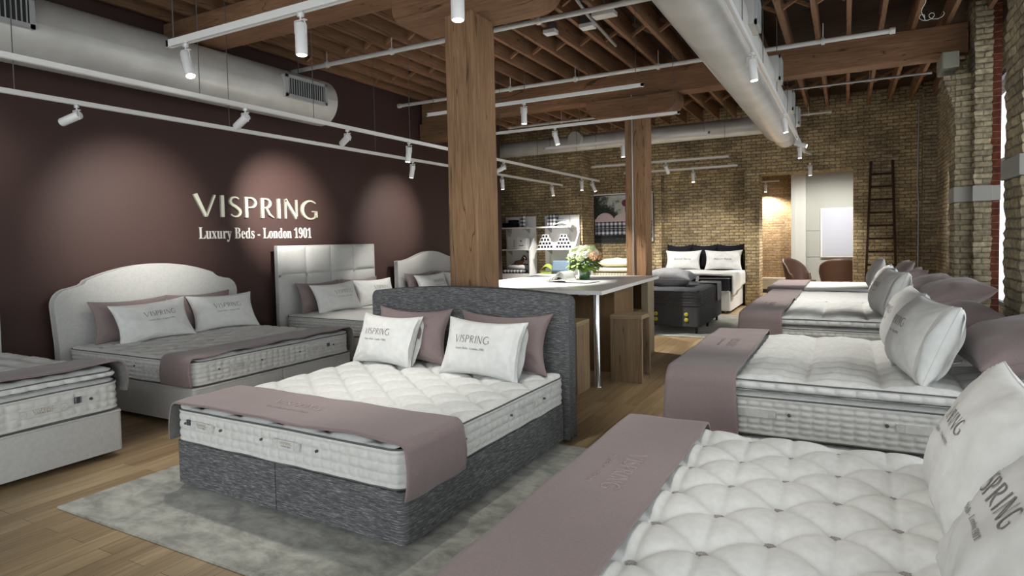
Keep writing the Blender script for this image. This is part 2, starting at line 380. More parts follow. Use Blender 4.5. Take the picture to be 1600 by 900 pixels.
# back wall: left part nearer, poster niche, bed niche, pier, opening, right part
mb = MB()
mb.box(-9.8, -5.72, 14.25, 15.6, 0, ZJ+.28)
mb.box(-5.72, -4.12, 15.1, 15.6, 0, ZJ+.28); mb.box(-5.72, -4.12, 14.95, 15.1, 3.05, ZJ+.28)
mb.box(-4.12, -3.95, 14.95, 15.6, 0, ZJ+.28)
mb.box(-3.95, -2.02, 15.25, 15.6, 0, 3.1); mb.box(-3.95, -2.02, 14.95, 15.6, 3.1, ZJ+.28)
mb.box(-2.02, -1.72, 14.87, 15.5, 0, 3.0); mb.box(-2.02, -1.72, 14.95, 15.5, 3.0, ZJ+.28)
mb.box(-1.72, .13, 14.95, 15.5, 2.97, ZJ+.28)
mb.box(.13, 2.1, 14.95, 15.5, 0, ZJ+.28)
struct(mb, 'wall_back', brick_y)
# room behind the opening
mb = MB(); mb.box(-4.5, -1.24, 18.6, 19, 0, 4.3); struct(mb, 'wall_far', brick_mat('far_brick', (.36, .25, .15), (.27, .17, .1), (.2, .16, .11), .8, bw=.2, bh=.068, bs=.4))
mb = MB(); mb.box(-1.26, -.95, 18.2, 18.5, 0, 4.3); mb.box(-1.3, -1.2, 18.15, 18.6, 0, 4.3); struct(mb, 'wall_partition', plaster)
mb = MB(); mb.box(-.95, 3, 18.4, 18.6, 0, 4.3)
for z in (1.0, 1.7, 2.95): mb.box(-.95, -.56, 18.385, 18.4, z, z+.012)
mb.box(-.95, .6, 18.37, 18.4, 2.96, 3.0)
struct(mb, 'wall_meeting', plaster2)
mb = MB(); mb.box(-4.7, -4.5, 15.5, 19, 0, 4.3); mb.box(2.1, 2.3, 15.5, 19, 0, 4.3); struct(mb, 'wall_side', plaster2)
t = empty('glass_board', (0, 18.36, 0), 0, 'pale blue-white board in a white frame on the wall beyond the doorway', 'board')
b = MB(); b.box(-.6, .9, -.02, 0.0, .98, 2.28); b.build('board_frame', white_pl, t, bevel=.005)
b = MB(); b.box(-.56, .86, -.028, -.02, 1.02, 2.24); b.build('board_panel', panel_blue, t)
# heater in the far room
t = empty('baseboard_heater', (-1.9, 18.4, 0), 0, 'long beige baseboard heater along the far brick wall', 'heater')
b = MB(); b.box(-1, .6, 0, .2, .1, .42); b.build('heater_cover', beige_m, t, bevel=.02)
b = MB(); b.box(-1, .6, .03, .19, .02, .1); b.build('heater_base', black_m, t)

# right wall: brick piers and windows
def rough_pier(name, x0, x1, y0, y1, z0, z1, m, seed=0, amp=.018, label=None):
    mb = MB(); nz = max(2, int((z1-z0)/.035)); rnd = random.Random(seed)
    nx = max(2, int((x1-x0)/.06)); ny = max(2, int((y1-y0)/.08))
    per = [(x0+(x1-x0)*i/nx, y0) for i in range(nx)]+[(x1, y0+(y1-y0)*i/ny) for i in range(ny)]+[(x1-(x1-x0)*i/nx, y1) for i in range(nx)]+[(x0, y1-(y1-y0)*i/ny) for i in range(ny)]
    n = len(per); vs = []
    for k in range(nz+1):
        z = z0+(z1-z0)*k/nz; course = int(z/.07); inn = abs((z/.07) % 1-.5) > .33
        for i, (x, y) in enumerate(per):
            o = noise.noise(Vector((x*9+seed, y*9, course*3.7)))*amp + noise.noise(Vector((x*30, y*30, z*25+seed)))*amp*.4 - (amp*.35 if inn else 0)
            cx, cy = (x0+x1)/2, (y0+y1)/2; d = Vector((x-cx, y-cy)); dx = 1 if x >= x1-1e-4 else -1 if x <= x0+1e-4 else 0; dy = 1 if y >= y1-1e-4 else -1 if y <= y0+1e-4 else 0
            vs.append((x+dx*o, y+dy*o, z))
    fs = [(k*n+i, k*n+(i+1) % n, (k+1)*n+(i+1) % n, (k+1)*n+i) for k in range(nz) for i in range(n)]
    mb.add(vs, fs); mb.add(vs[:n], [tuple(range(n-1, -1, -1))]); mb.add(vs[-n:], [tuple(range(n))])
    return mb
def pier(name, x0, x1, y0, y1, z0, z1, m, seed, label, amp=.018):
    o = rough_pier(name, x0, x1, y0, y1, z0, z1, m, seed, amp).build(name, m)
    return tag(o, kind='structure')
ZT = ZJ+.28
pier('wall_pier', 1.33, 1.6, 14.7, 14.98, 0, ZT, brick_r, 3, '', .022)
pier('wall_corner', 1.56, 2.1, 12.6, 14.7, 0, ZT, brick_r, 5, '')
pier('wall_pier_inner', 1.20, 1.39, 9.53, 10.04, 0, 3.56, brick_r, 8, '')
pier('wall_pier_outer', 1.38, 1.56, 9.435, 10.08, 0, ZT, brick_r, 11, '', .022)
pier('wall_pier_near', 1.005, 2.1, 5.15, 5.66, 0, ZT, brick_r, 14, '')
# corbel under the beam: stepped courses and a stone pad
for k in range(8):
    mb = MB(); mb.box(1.2-.0167*k-.01, 1.39, 9.55, 10.02, 3.08+.06*k, 3.08+.06*(k+1))
    struct(mb, 'wall_corbel', brick_r, bevel=.006)
mb = MB(); mb.box(1.055, 1.24, 9.53, 10.06, 3.65, 3.86); struct(mb, 'trim_1', stone_m, bevel=.02)
mb = MB(); mb.box(1.545, 1.645, 9.47, 9.55, 0, 1.97); mb.box(1.545, 1.65, 9.47, 9.55, 2.155, ZT); struct(mb, 'wall_jamb', brick_red)
mb = MB(); mb.box(1.188, 1.385, 9.515, 9.99, 1.97, 2.155); mb.box(1.365, 1.563, 9.412, 10.0, 1.97, 2.155); mb.box(1.54, 1.652, 9.46, 9.56, 1.97, 2.155); mb.box(.988, 2.0, 5.13, 5.68, 1.96, 2.1)
struct(mb, 'trim_2', stone_white, bevel=.006)
# low wall, windows with frames
mb = MB(); mb.box(1.95, 2.1, 5.66, 9.5, 0, .5); mb.box(1.95, 2.1, -3, 5.15, 0, .5); mb.box(1.95, 2.1, 10.1, 12.6, 0, .5); mb.box(1.95, 2.1, 9.5, 10.1, 0, ZT)
mb.box(1.95, 2.1, 5.66, 9.5, 3.9, ZT); mb.box(1.95, 2.1, -3, 5.15, 3.9, ZT); mb.box(1.95, 2.1, 10.1, 12.6, 3.9, ZT); struct(mb, 'wall_right', brick_r)
for i, (y0, y1) in enumerate(((-3, 5.15), (5.66, 9.5), (10.1, 12.6))):
    mb = MB(); n = max(1, int((y1-y0)/2))
    for k in range(n+1):
        y = y0+(y1-y0)*k/n; mb.box(1.99, 2.05, max(y0, y-.03), min(y1, y+.03), .5, 3.9)
    mb.box(1.99, 2.05, y0, y1, .5, .56); mb.box(1.99, 2.05, y0, y1, 3.84, 3.9); mb.box(1.99, 2.05, y0, y1, 2.6, 2.65)
    mb.box(2.015, 2.02, y0, y1, .5, 3.9, 1)
    struct(mb, 'window_%d' % (i+1), [iron, glass])
# conduit in the corner
mb = MB(); mb.tube([(1.28, 14.9, 0), (1.28, 14.9, 2.2), (1.26, 14.9, 2.5), (1.28, 14.9, 4.25)], .014, 8); tag(mb.build('wall_conduit', galv), 'thin vertical conduit running up the back wall right of the ladder', 'conduit')

# ------------------------------------------------------------------ timber frame
def post(x0, x1, y0, y1, z1, label):
    mb = MB(); n = 24
    for k in range(n):
        pass
    nz = 30
    def ring(k):
        z = z1*k/nz; r = []
        for (x, y) in ((x0, y0), (x1, y0), (x1, y1), (x0, y1)):
            r.append((x+noise.noise(Vector((x*3, y*3, z*1.3)))*.012, y+noise.noise(Vector((x*3+9, y*3, z*1.3)))*.012, z))
        return r
    vs = [p for k in range(nz+1) for p in ring(k)]
    mb.add(vs, [(k*4+i, k*4+(i+1) % 4, k*4+4+(i+1) % 4, k*4+4+i) for k in range(nz) for i in range(4)]+[(3, 2, 1, 0), tuple(nz*4+i for i in range(4))])
    return tag(mb.build('timber_post', timber_z, bevel=.02), label, 'post')
post(-3.228, -2.914, 4.75, 5.13, 3.66, 'large square old timber post standing behind the dark grey headboard')
post(-3.18, -2.83, 9.8, 10.13, 3.59, 'slimmer timber post further back, standing behind the white-topped table')
mb = MB(); mb.tube([(-3.045, 9.775, 0), (-3.045, 9.775, 3.9)], .012, 8); tag(mb.build('post_conduit', galv), 'pale thin conduit running up the front of the rear post', 'conduit')
def beam(y0, y1, z0, z1, label, x1=1.5):
    mb = MB(); n = 20; xs = [WX+.02+(x1-WX-.02)*i/n for i in range(n+1)]; vs = []
    for x in xs:
        for (y, z) in ((y0, z0), (y1, z0), (y1, z1), (y0, z1)):
            vs.append((x, y+noise.noise(Vector((x, y*4, z*4)))*.015, z+noise.noise(Vector((x+5, y*4, z*4)))*.015))
    mb.add(vs, [(k*4+i, k*4+4+i, k*4+4+(i+1) % 4, k*4+(i+1) % 4) for k in range(n) for i in range(4)]+[(0, 1, 2, 3), tuple(n*4+i for i in (3, 2, 1, 0))])
    return tag(mb.build('ceiling_beam', timber_x, bevel=.015), label, 'beam')
beam(4.66, 5.08, 3.985, ZJ-.01, 'heavy timber crossbeam above the front post, running from the dark red wall', 1.9)
beam(9.8, 10.13, 3.875, ZJ-.01, 'heavy timber crossbeam over the rear post, resting on the brick pier at right', 1.37)
def bolster(x0, x1, y0, y1, z0, z1, label, r=.22, ends=3):
    pts = []
    def cor(cx, cz, a0, a1): return [(cx+r*math.cos(math.radians(a0+(a1-a0)*i/8)), cz+r*math.sin(math.radians(a0+(a1-a0)*i/8))) for i in range(9)]
    pts += (cor(x0+r, z0+r, 180, 270) if ends & 1 else [(x0, z0)])
    pts += (cor(x1-r, z0+r, 270, 360) if ends & 2 else [(x1, z0)])
    pts += [(x1, z1), (x0, z1)]
    mb = MB(); mb.prism(pts, y0, y1, 'y')
    return tag(mb.build('timber_bolster', timber_x, bevel=.012), label, 'bolster')
bolster(-3.85, -2.22, 4.78, 5.18, 3.635, 3.97, 'thick round-ended timber bolster on top of the front post')
bolster(-3.81, -2.31, 9.73, 10.2, 3.575, 3.86, 'round-ended timber bolster on top of the rear post')
bolster(WX+.02, -6.2, 9.73, 10.2, 3.56, 3.86, 'timber bolster fixed against the dark red wall under the rear crossbeam', ends=2)
# joists
jm = MB(); jm.box(-.028, .028, 0, 17.9, 0, .27); j0 = jm.build('ceiling_joist', timber_y, bevel=.004)
jx = [-7.1+.375*i for i in range(24)]
for i, x in enumerate(jx):
    o = j0 if i == 0 else j0.copy()
    if i: COL.objects.link(o)
    o.location = (x, -2.95, ZJ); tag(o, 'exposed timber ceiling joist running above the crossbeams to the back wall', 'joist', 'exposed ceiling joists')
cb = MB()
for s in (1, -1):
    a = math.atan2(.2, .35); m_ = Matrix.Rotation(s*a, 4, 'Y') @ Matrix.Translation((0, s*.03, 0))
    cb.box(-.175, .175, -.02, .02, -.02, .02, 0, m_)
c0 = cb.build('cross_brace', timber_x); first = True
for yb in (2.2, 3.7, 6.8, 8.3, 11.6, 13.1):
    for i in range(len(jx)-1):
        o = c0 if first else c0.copy()
        if not first: COL.objects.link(o)
        first = False
        o.location = ((jx[i]+jx[i+1])/2, yb, ZJ+.14); tag(o, 'small crossed wooden bridging between two ceiling joists', 'brace', 'crossed bridging between the joists')

# ------------------------------------------------------------------ ducts
def duct_x(name, axis, c0_, c1_, rad, u0, u1, label, cat='duct', ridges=True, taper=None, step=.06):
    """axis 'y': centre (x,z)=(c0_,c1_), from y=u0 to u1"""
    mb = MB(); n = int((u1-u0)/step); k = 40
    def fn(u, v):
        s = u0+(u1-u0)*round(u*n*2)/(n*2); r = rad
        if ridges and round(u*n*2) % 2 == 0 and 0 < u < 1: r = rad*1.008
        if taper:
            for (a, b, ra) in taper:
                if s >= b: r = ra
                elif s > a: r = rad+(ra-rad)*(s-a)/(b-a)
        a_ = 2*PI*v
        return (c0_+r*math.cos(a_), s, c1_+r*math.sin(a_)) if axis == 'y' else (s, c0_+r*math.cos(a_), c1_+r*math.sin(a_))
    mb.grid(fn, n*2, k)
    for u in (0, 1):
        ring = [fn(u, j/k) for j in range(k)]; mb.add(ring, [tuple(range(k))])
    t = empty(name, (0, 0, 0), 0, label, cat); mb.build('duct_shell', duct_m, t)
    return t
dl = duct_x('air_duct', 'y', -6.75, 3.645, .32, -3, 6.72, 'large round painted air duct running along the dark red wall')
def side_vent(par, x0, x1, y0, y1, z0, z1):
    b = MB(); b.box(x0, x1, y0, y1, z0, z1); o = b.build('vent_box', duct_m, par, bevel=.004)
    g = MB(); fr = .04
    for (a, b_, c, d) in ((y0, y1, z0, z0+fr), (y0, y1, z1-fr, z1), (y0, y0+fr, z0, z1), (y1-fr, y1, z0, z1)): g.box(x1, x1+.02, a, b_, c, d)
    g.build('vent_frame', vent_grey, o)
    g = MB(); g.box(x1+.001, x1+.004, y0+fr, y1-fr, z0+fr, z1-fr, 1); n = 16
    for i in range(n):
        y = y0+fr+(y1-y0-2*fr)*(i+.5)/n; g.box(x1+.004, x1+.016, y-.004, y+.004, z0+fr, z1-fr, 0)
    g.build('vent_grille', [vent_grey, black_hole], o)
side_vent(dl, -6.6, -6.4, 5.75, 6.47, 3.53, 3.82); side_vent(dl, -6.6, -6.4, 2.2, 2.93, 3.57, 3.86)
b = MB(); b.tube([(-6.75, 6.3, 3.9), (-6.75, 6.3, ZJ+.2)], .008, 6); b.tube([(-6.75, 3.0, 3.9), (-6.75, 3.0, ZJ+.2)], .008, 6); b.build('hanger_rod', iron, dl)
dr = duct_x('air_duct', 'y', -1.065, 3.56, .287, -3, 13.5, 'large round painted air duct running down the middle of the right side ceiling', taper=[(12.2, 12.7, .225)])
for yb in (6.0, 8.3, 10.4, 11.75):
    side_vent(dr, -.9, -.73, yb, yb+.37, 3.5, 3.8)
b = MB()
for y in (2, 4.2, 8.2, 11): b.tube([(-1.065, y, 3.8), (-1.065, y, ZJ+.2)], .008, 6)
b.build('hanger_rod', iron, dr)
db = duct_x('air_duct', 'x', 13.6, 3.84, .18, -9.5, -1.05, 'narrower white air duct crossing in front of the brick back wall')
b = MB()
for x in (-6.6, -4.4, -2.2): b.tube([(x, 13.6, 4.0), (x, 13.6, ZJ+.2)], .008, 6)
b.build('hanger_rod', iron, db)
b = MB(); b.tube([(-5.5, 13.42, 3.9), (-5.5, 13.3, 3.9)], .17, 24); b.build('round_outlet', duct_m, db)

# sprinkler pipes
def pipe(path, r, label, m=pipe_paint, hang=(), name='sprinkler_pipe', elbows=True):
    t = empty(name, (0, 0, 0), 0, label, 'pipe'); b = MB(); b.tube(path, r, 12); b.build('pipe_run', m, t)
    P0, P1 = Vector(path[0]), Vector(path[-1])
    for h in hang:
        p = P0.lerp(P1, h); b = MB(); b.tube([p+Vector((0, 0, r)), (p.x, p.y, ZJ+.05)], .006, 6); b.tube([p-Vector((.02, 0, 0)), p+Vector((.02, 0, 0))], r*1.5, 12); b.build('pipe_hanger', m, t)
    if elbows:
        for p in (P0, P1):
            b = MB(); b.tube([p+(P0-P1).normalized()*.03, p-(P0-P1).normalized()*.03], r*1.35, 12); b.build('coupling', m, t)
    return t
pipe([(-7.2, 6.48, 4.1), (1.0, 6.48, 4.1)], .03, 'white sprinkler pipe passing just behind the front timber post', hang=(.1, .24, .5))
pipe([(-7.2, 9.1, 4.1), (.5, 9.1, 4.1)], .03, 'white sprinkler pipe ending in an elbow under the right hand joists', hang=(.3, .45, .62, .9))
pipe([(-.9, 11.8, 4.1), (1.15, 11.8, 4.1)], .018, 'thin grey pipe under the joists left of the brick pier with corbel', galv, hang=(.6,))
pipe([(-1.1, 14.5, 4.12), (-.3, 14.5, 4.12)], .022, 'short white pipe against the top of the brick back wall', hang=(.5,))
pipe([(-6.6, 12.2, 4.1), (-4.5, 12.2, 4.1)], .025, 'white sprinkler pipe high up between the two timber posts', hang=(.6,))
pipe([(-7.0, 2.1, 4.05), (-5.2, 2.1, 4.05)], .03, 'short white pipe above the large duct near the top left corner', hang=(.8,))
pipe([(-2.5, 5.5, 4.25), (-2.7, 7.0, 4.25), (-2.8, 8.3, 4.25)], .02, 'grey conduit run feeding the ceiling boxes', galv, name='ceiling_conduit', elbows=False)
# emergency / ceiling boxes
for (x, y, z, sx, sy, lab, nm) in ((-3.3, 7.25, 4.2, .16, .13, 'small square white-faced flood lamp left of its twin under the joists', 'flood_lamp'), (-2.82, 7.3, 4.2, .18, .14, 'small square white-faced flood lamp nearest the white ceiling box', 'flood_lamp'), (-2.5, 7.02, 4.2, .27, .16, 'flat white rectangular box under the joists beside the flood lamps', 'ceiling_box')):
    t = empty(nm, (x, y, z), 0, lab, 'lamp' if nm == 'flood_lamp' else 'box')
    b = MB(); b.box(-sx/2, sx/2, -sy/2, sy/2, 0, .05); b.build('face_plate', track_white, t, bevel=.006)
    if nm == 'flood_lamp':
        b = MB(); b.box(-sx*.42, sx*.42, -sy*.4, sy*.45, .05, .14); b.tube([(0, 0, .14), (0, 0, ZJ-z+.28)], .012, 8); b.build('lamp_bracket', iron, t, bevel=.004)
    else:
        b = MB(); b.tube([(0, 0, .05), (0, 0, ZJ-z+.28)], .012, 8); b.build('stem', galv, t)
# loose wire coil near the right
rnd = random.Random(4); pts = [(.78+.02*math.sin(k*.7), 8.6+.01*k, ZJ+.02-.022*k) for k in range(12)]+[(.75+.05*math.cos(k*.8)+.012*k, 8.75, 4.1+.04*math.sin(k*.8)) for k in range(18)]
mb = MB(); mb.tube(pts, .004, 5); tag(mb.build('wire_coil', pipe_paint), 'loose white wire dangling in a tangle below the joists at top right', 'wire')
pts = [(-2.0+.06*k, 6.0+.3*k, 4.24-.05*math.sin(k*.6)) for k in range(14)]
mb = MB(); mb.tube(pts, .005, 5); tag(mb.build('ceiling_cable', pipe_paint), 'thin white cable looping below the joists left of the middle duct', 'cable')

# ------------------------------------------------------------------ lighting tracks
def track(a, b, label, hang=(), size=.036):
    A, B = Vector(a), Vector(b); d = (B-A); Ln = d.length; ang = math.atan2(d.y, d.x)
    t = empty('lighting_track', A, ang, label, 'lighting track'); s = size/2
    m = MB(); m.box(0, Ln, -s, s, .004, size); m.box(0, Ln, -s, -s*.45, -.004, .004); m.box(0, Ln, s*.45, s, -.004, .004); m.box(0, .03, -s, s, -.006, size+.002); m.box(Ln-.03, Ln, -s, s, -.006, size+.002)
    m.build('track_rail', track_white, t)
    for h in hang:
        m = MB(); m.tube([(Ln*h, 0, size), (Ln*h, 0, ZJ-A.z)], .004 if size < .05 else .006, 6); m.build('hanger_wire', iron, t)
    return t
track((-5.2, 3.4, 3.34), (-1.6, 3.4, 3.34), 'white lighting track above the dark grey bed, carrying the nearest cylinder lamps', (.02, .45, .95), .055)
track((-5.12, 7.05, 3.34), (-2.05, 7.05, 3.34), 'white lighting track crossing behind the front post, just below the sprinkler pipe', (.04, .5, .97))
track((-5.1, 8.88, 3.34), (-2.07, 8.88, 3.34), 'white lighting track over the white-topped table, the middle crosswise one', (.04, .5, .97))
track((-5.05, 10.7, 3.31), (-2.0, 10.7, 3.31), 'white lighting track just in front of the rear timber post', (.04, .97))
track((-4.95, 12.9, 3.16), (-2.04, 12.9, 3.16), 'upper of two pale tracks in front of the brick niche', (.04, .97))
track((-4.6, 14.1, 3.1), (-2.04, 14.1, 3.06), 'lower of two pale tracks close to the brick niche', (.04, .97))
track((-5.1, .3, 2.93), (-5.1, 13.8, 2.93), 'long white lighting track running lengthwise, farther from the dark red wall', (.13, .245, .345, .47, .9))
track((-6.0, .3, 2.88), (-6.0, 13.7, 2.88), 'long white lighting track running lengthwise, nearest the dark red wall', (.17, .32, .5, .9))
track((-.76, 1.0, 3.28), (-.76, 14.2, 3.28), 'long white lighting track running lengthwise beside the middle air duct', (.15, .34, .45, .56, .68, .8, .95), .045)
track((-.76, 14.2, 3.3), (-.68, 14.7, 3.12), 'short bent end piece of the lengthwise track by the doorway', (), .036)
# wall track in the far room
track((-2.2, 18.3, 3.05), (-1.6, 18.3, 3.05), 'short white track on the brick wall beyond the doorway', (.5,))
LAMP = {}
def lamp(x, y, z, az, tilt, label, power=60, cone=55, lit=True, col=(1, .965, .9), sc=1.0, blend=.6):
    """az: compass of beam (deg, 0=+Y, 90=+X); tilt: degrees away from straight down"""
    t = empty('track_spotlight', (x, y, z), 0, label, 'spotlight', 'white cylinder track lamps')
    if 'a' not in LAMP:
        b = MB(); b.box(-.02, .02, -.012, .012, -.03, 0); LAMP['a'] = b.build('track_adapter', lamp_white, t, bevel=.003).data
        b = MB(); b.tube([(0, 0, -.03), (0, 0, -.06)], .006, 8); b.tube([(.03, 0, -.055), (.042, 0, -.08), (.042, 0, -.14)], .004, 6); b.box(-.045, -.039, -.012, .012, -.13, -.05); b.box(-.045, .045, -.012, .012, -.056, -.05); LAMP['b'] = b.build('bracket', lamp_white, t).data
        b = MB(); b.tube([(0, 0, .03), (0, 0, .025), (0, 0, -.16), (0, 0, -.165)], [.034, .037, .037, .035], 24); LAMP['h'] = b.build('housing', lamp_white, t).data
        b = MB(); b.tube([(0, 0, -.1655), (0, 0, -.168)], .029, 20); LAMP['l'] = b.build('lens', [emit], t).data
        for ch in list(t.children): bpy.data.objects.remove(ch)
    for k, nm in (('a', 'track_adapter'), ('b', 'bracket')):
        o = bpy.data.objects.new(nm, LAMP[k]); COL.objects.link(o); o.parent = t
    h = bpy.data.objects.new('housing', LAMP['h']); COL.objects.link(h); h.parent = t; h.location = (0, 0, -.1)
    d = Vector((math.sin(math.radians(az))*math.sin(math.radians(tilt)), math.cos(math.radians(az))*math.sin(math.radians(tilt)), -math.cos(math.radians(tilt))))
    q = Vector((0, 0, -1)).rotation_difference(d); h.rotation_euler = q.to_euler()
    if lit:
        o = bpy.data.objects.new('lens', LAMP['l']); COL.objects.link(o); o.parent = h
    ld = bpy.data.lights.new('spot', 'SPOT'); ld.energy = power*SPOT; ld.spot_size = math.radians(cone); ld.spot_blend = blend; ld.color = col; ld.shadow_soft_size = .035
    lo = bpy.data.objects.new('spot_beam', ld); COL.objects.link(lo); lo.parent = h; lo.location = (0, 0, -.18)
    t.scale = (sc, sc, sc)
    return t

# ================================================================== LAMPS
# heads on the track nearest the wall (aimed at the wall or straight down)
lamp(-6.0, 3.04, 2.88, 250, 72, 'white track lamp at far left, turned sideways toward the dark red wall', 7, 90, blend=1)
lamp(-6.0, 7.87, 2.88, 290, 18, 'lit white track lamp on the wall side track, just left of the front post', 45, 60)
lamp(-6.0, 10.75, 2.88, 0, 4, 'lit white track lamp on the wall side track, just right of the front post', 60, 60)
lamp(-6.0, 13.1, 2.88, 20, 15, 'small white track lamp at the far end of the wall side track', 160, 110)
lamp(-5.1, 4.08, 2.93, 274, 66, 'white track lamp aimed at the wall sign, on the track farther from the wall', 150, 62, blend=1)
lamp(-5.1, 5.47, 2.93, 292, 73, 'white tilted track lamp to the right of the end of the wall duct', 330, 48, blend=1)
lamp(-5.1, 6.62, 2.93, 275, 10, 'upright white track lamp on the far track above the square panelled headboard', 45, 55)
lamp(-5.1, 9.2, 2.93, 262, 68, 'white track lamp directly right of the front post, on the far track', 150, 55, blend=1)
lamp(-5.1, 12.7, 2.93, 0, 2, 'lit white track lamp, left of the last two on the lengthwise track', 95, 110)
lamp(-5.1, 13.35, 2.93, 60, 25, 'lit white track lamp at the very end of the lengthwise track', 95, 100)
# crosswise tracks
lamp(-4.97, 3.4, 3.34, 100, 22, 'bright tilted lamp at the left end of the nearest crosswise track', 60, 62, sc=1.15)
lamp(-3.6, 3.4, 3.34, 0, 0, 'bright upright lamp hanging left of the front post on the nearest track', 36, 66, sc=1.2)
lamp(-2.2, 3.4, 3.34, 0, 0, 'upright lamp cut by the top edge of the picture in front of the front post', 36, 66, lit=True, sc=1.2)
lamp(-3.6, 7.05, 3.34, 0, 0, 'bright upright lamp right of the front post, over the table', 330, 62)
lamp(-4.02+.02, 8.88, 3.34, 60, 15, 'bright tilted lamp behind the table, on the middle crosswise track', 260, 62)
lamp(-3.5, 10.7, 3.31, 350, 3, 'upright lamp just left of the rear timber post', 200, 80)
lamp(-3.3, 12.9, 3.16, 10, 42, 'white lamp turned away on the upper of the two pale tracks', 50, 80)
lamp(-3.0, 14.1, 3.08, 0, 0, 'small white lamp hanging from the lower of the two pale tracks', 28, 140)
# lengthwise track beside the middle duct
for (y, az, ti, lab, pw, lit) in ((1.6, 90, 12, 'unseen lamp added on the duct side track nearest the camera', 22, True), (3.4, 100, 12, 'second unseen lamp added on the duct side track', 28, True),  # these two heads are out of view, added to light the nearest beds
        (6.1, 90, 6, 'bright lamp halfway along the middle air duct', 70, True), (9.4, 80, 8, 'bright lamp near the far end of the middle air duct', 120, True),
        (11.9, 90, 70, 'lamp turned sideways at the end of the middle air duct', 120, True), (12.7, 0, 5, 'lamp pointing down just past the end of the middle air duct', 200, True)):
    lamp(-.76, y, 3.28, az, ti, lab, pw, 72, lit)
lamp(-.68, 14.68, 3.12, 0, 10, 'small lamp on the bent end piece of track in front of the doorway', 200, 100)
lamp(-1.95, 18.3, 3.05, 0, 0, 'small white lamp on the brick wall beyond the doorway', 180, 150)
lamp(-.3, 16.6, 3.5, 0, 10, 'unseen lamp added to brighten the room beyond the doorway', 150, 160)  # added out of view to brighten the plaster past the opening
lamp(-1.6, 16.4, 3.5, 90, 40, 'second unseen lamp added to brighten the room beyond the doorway', 90, 120)  # another added lamp, out of view, lifting the far room

# ------------------------------------------------------------------ sign on the wall
sg = empty('wall_sign', (WX, 0, 0), 0, 'pale gold shop sign lettering with a smaller line below', 'sign')
y0s, y1s = 4.97, 7.03; kk = (y1s-y0s)/LOGO_W
cap = 2.27-1.99
ls = MB()
fx = lambda u, v: (.035, y0s+u*kk, 1.985+v*.282)
fx2 = lambda u, v: (.004, y0s+u*kk, 1.985+v*.282)
# letters one by one
x = 0
for ch in 'VISPRING':
    w, st = glyph(ch); m = MB(); put_text(m, [[(p[0]+x, p[1]) for p in q] for q in st], fx, 0, fn2=fx2); x += w+.17
    m.build('sign_letter', letter_m, sg, fix=False)
m = MB(); kt = (6.91-5.03)/TAGL_W
put_text(m, TAGL, lambda u, v: (.012, 5.03+u*kt, 1.70+v*.215), 0, fn2=lambda u, v: (.003, 5.03+u*kt, 1.70+v*.215))
m.build('sign_line', mat('white_letter', (.7, .68, .64), .5), sg, fix=False)

# ================================================================== BED PARTS
def rrmap(u, v, hx, hy, r):
    """unit square -> rounded rectangle"""
    x, y = u*hx, v*hy; ax, ay = abs(x)-(hx-r), abs(y)-(hy-r)
    if ax > 0 and ay > 0:
        mx = max(ax, ay); l = math.hypot(ax, ay); k = mx/l
        return math.copysign(hx-r+ax*k, x), math.copysign(hy-r+ay*k, y)
    return x, y
def rring(hx, hy, r, step=.02):
    pts = []
    for (cx, cy, a0) in ((hx-r, -hy+r, -90), (hx-r, hy-r, 0), (-hx+r, hy-r, 90), (-hx+r, -hy+r, 180)):
        n = 8
        for i in range(n): a = math.radians(a0+90*i/n); pts.append((cx+r*math.cos(a), cy+r*math.sin(a)))
        a = math.radians(a0+90); px, py = cx+r*math.cos(a), cy+r*math.sin(a)
        nx_, ny_ = {-90: (hx, hy-r), 0: (-hx+r, hy), 90: (-hx, -hy+r), 180: (hx-r, -hy)}[a0]
        d = math.hypot(nx_-px, ny_-py); k = max(1, int(d/step))
        for i in range(k): pts.append((px+(nx_-px)*i/k, py+(ny_-py)*i/k))
    return pts
def tufted(sx, sy, A, B, wc, ws, diag=True):
    """staggered tufts every sx (x) and sy (y); folds between neighbours"""
    def fn(x, y):
        # nearest tuft in a staggered lattice
        best = 9; i0 = round(x/sx)
        for i in (i0-1, i0, i0+1):
            off = (i % 2)*.5*sy; j = round((y-off)/sy); d = math.hypot(x-i*sx, y-off-j*sy)
            if d < best: best = d
        z = -A*math.exp(-(best/ws))
        g = 0
        # straight folds along the columns, and diagonal folds
        a = sx*1.0; b = sy*.5; Ld = math.hypot(a, b)
        p = (x/a+y/b)/2; q = (x/a-y/b)/2
        dp = abs(p-round(p))*2*a*b/Ld; dq = abs(q-round(q))*2*a*b/Ld
        if diag: g = max(math.exp(-(dp/wc)**1.3), math.exp(-(dq/wc)**1.3))
        pf = 1-abs(math.cos(PI*p))**3; qf = 1-abs(math.cos(PI*q))**3
        return z-B*g
    return fn
def channels(sx, sy, A):
    def fn(x, y):
        a = abs(math.sin(PI*x/sx)); b = abs(math.sin(PI*(y/sy+.5)))
        return A*(a**.62*b**.4)-A+.004*math.sin(y*40+x*5)*a
    return fn
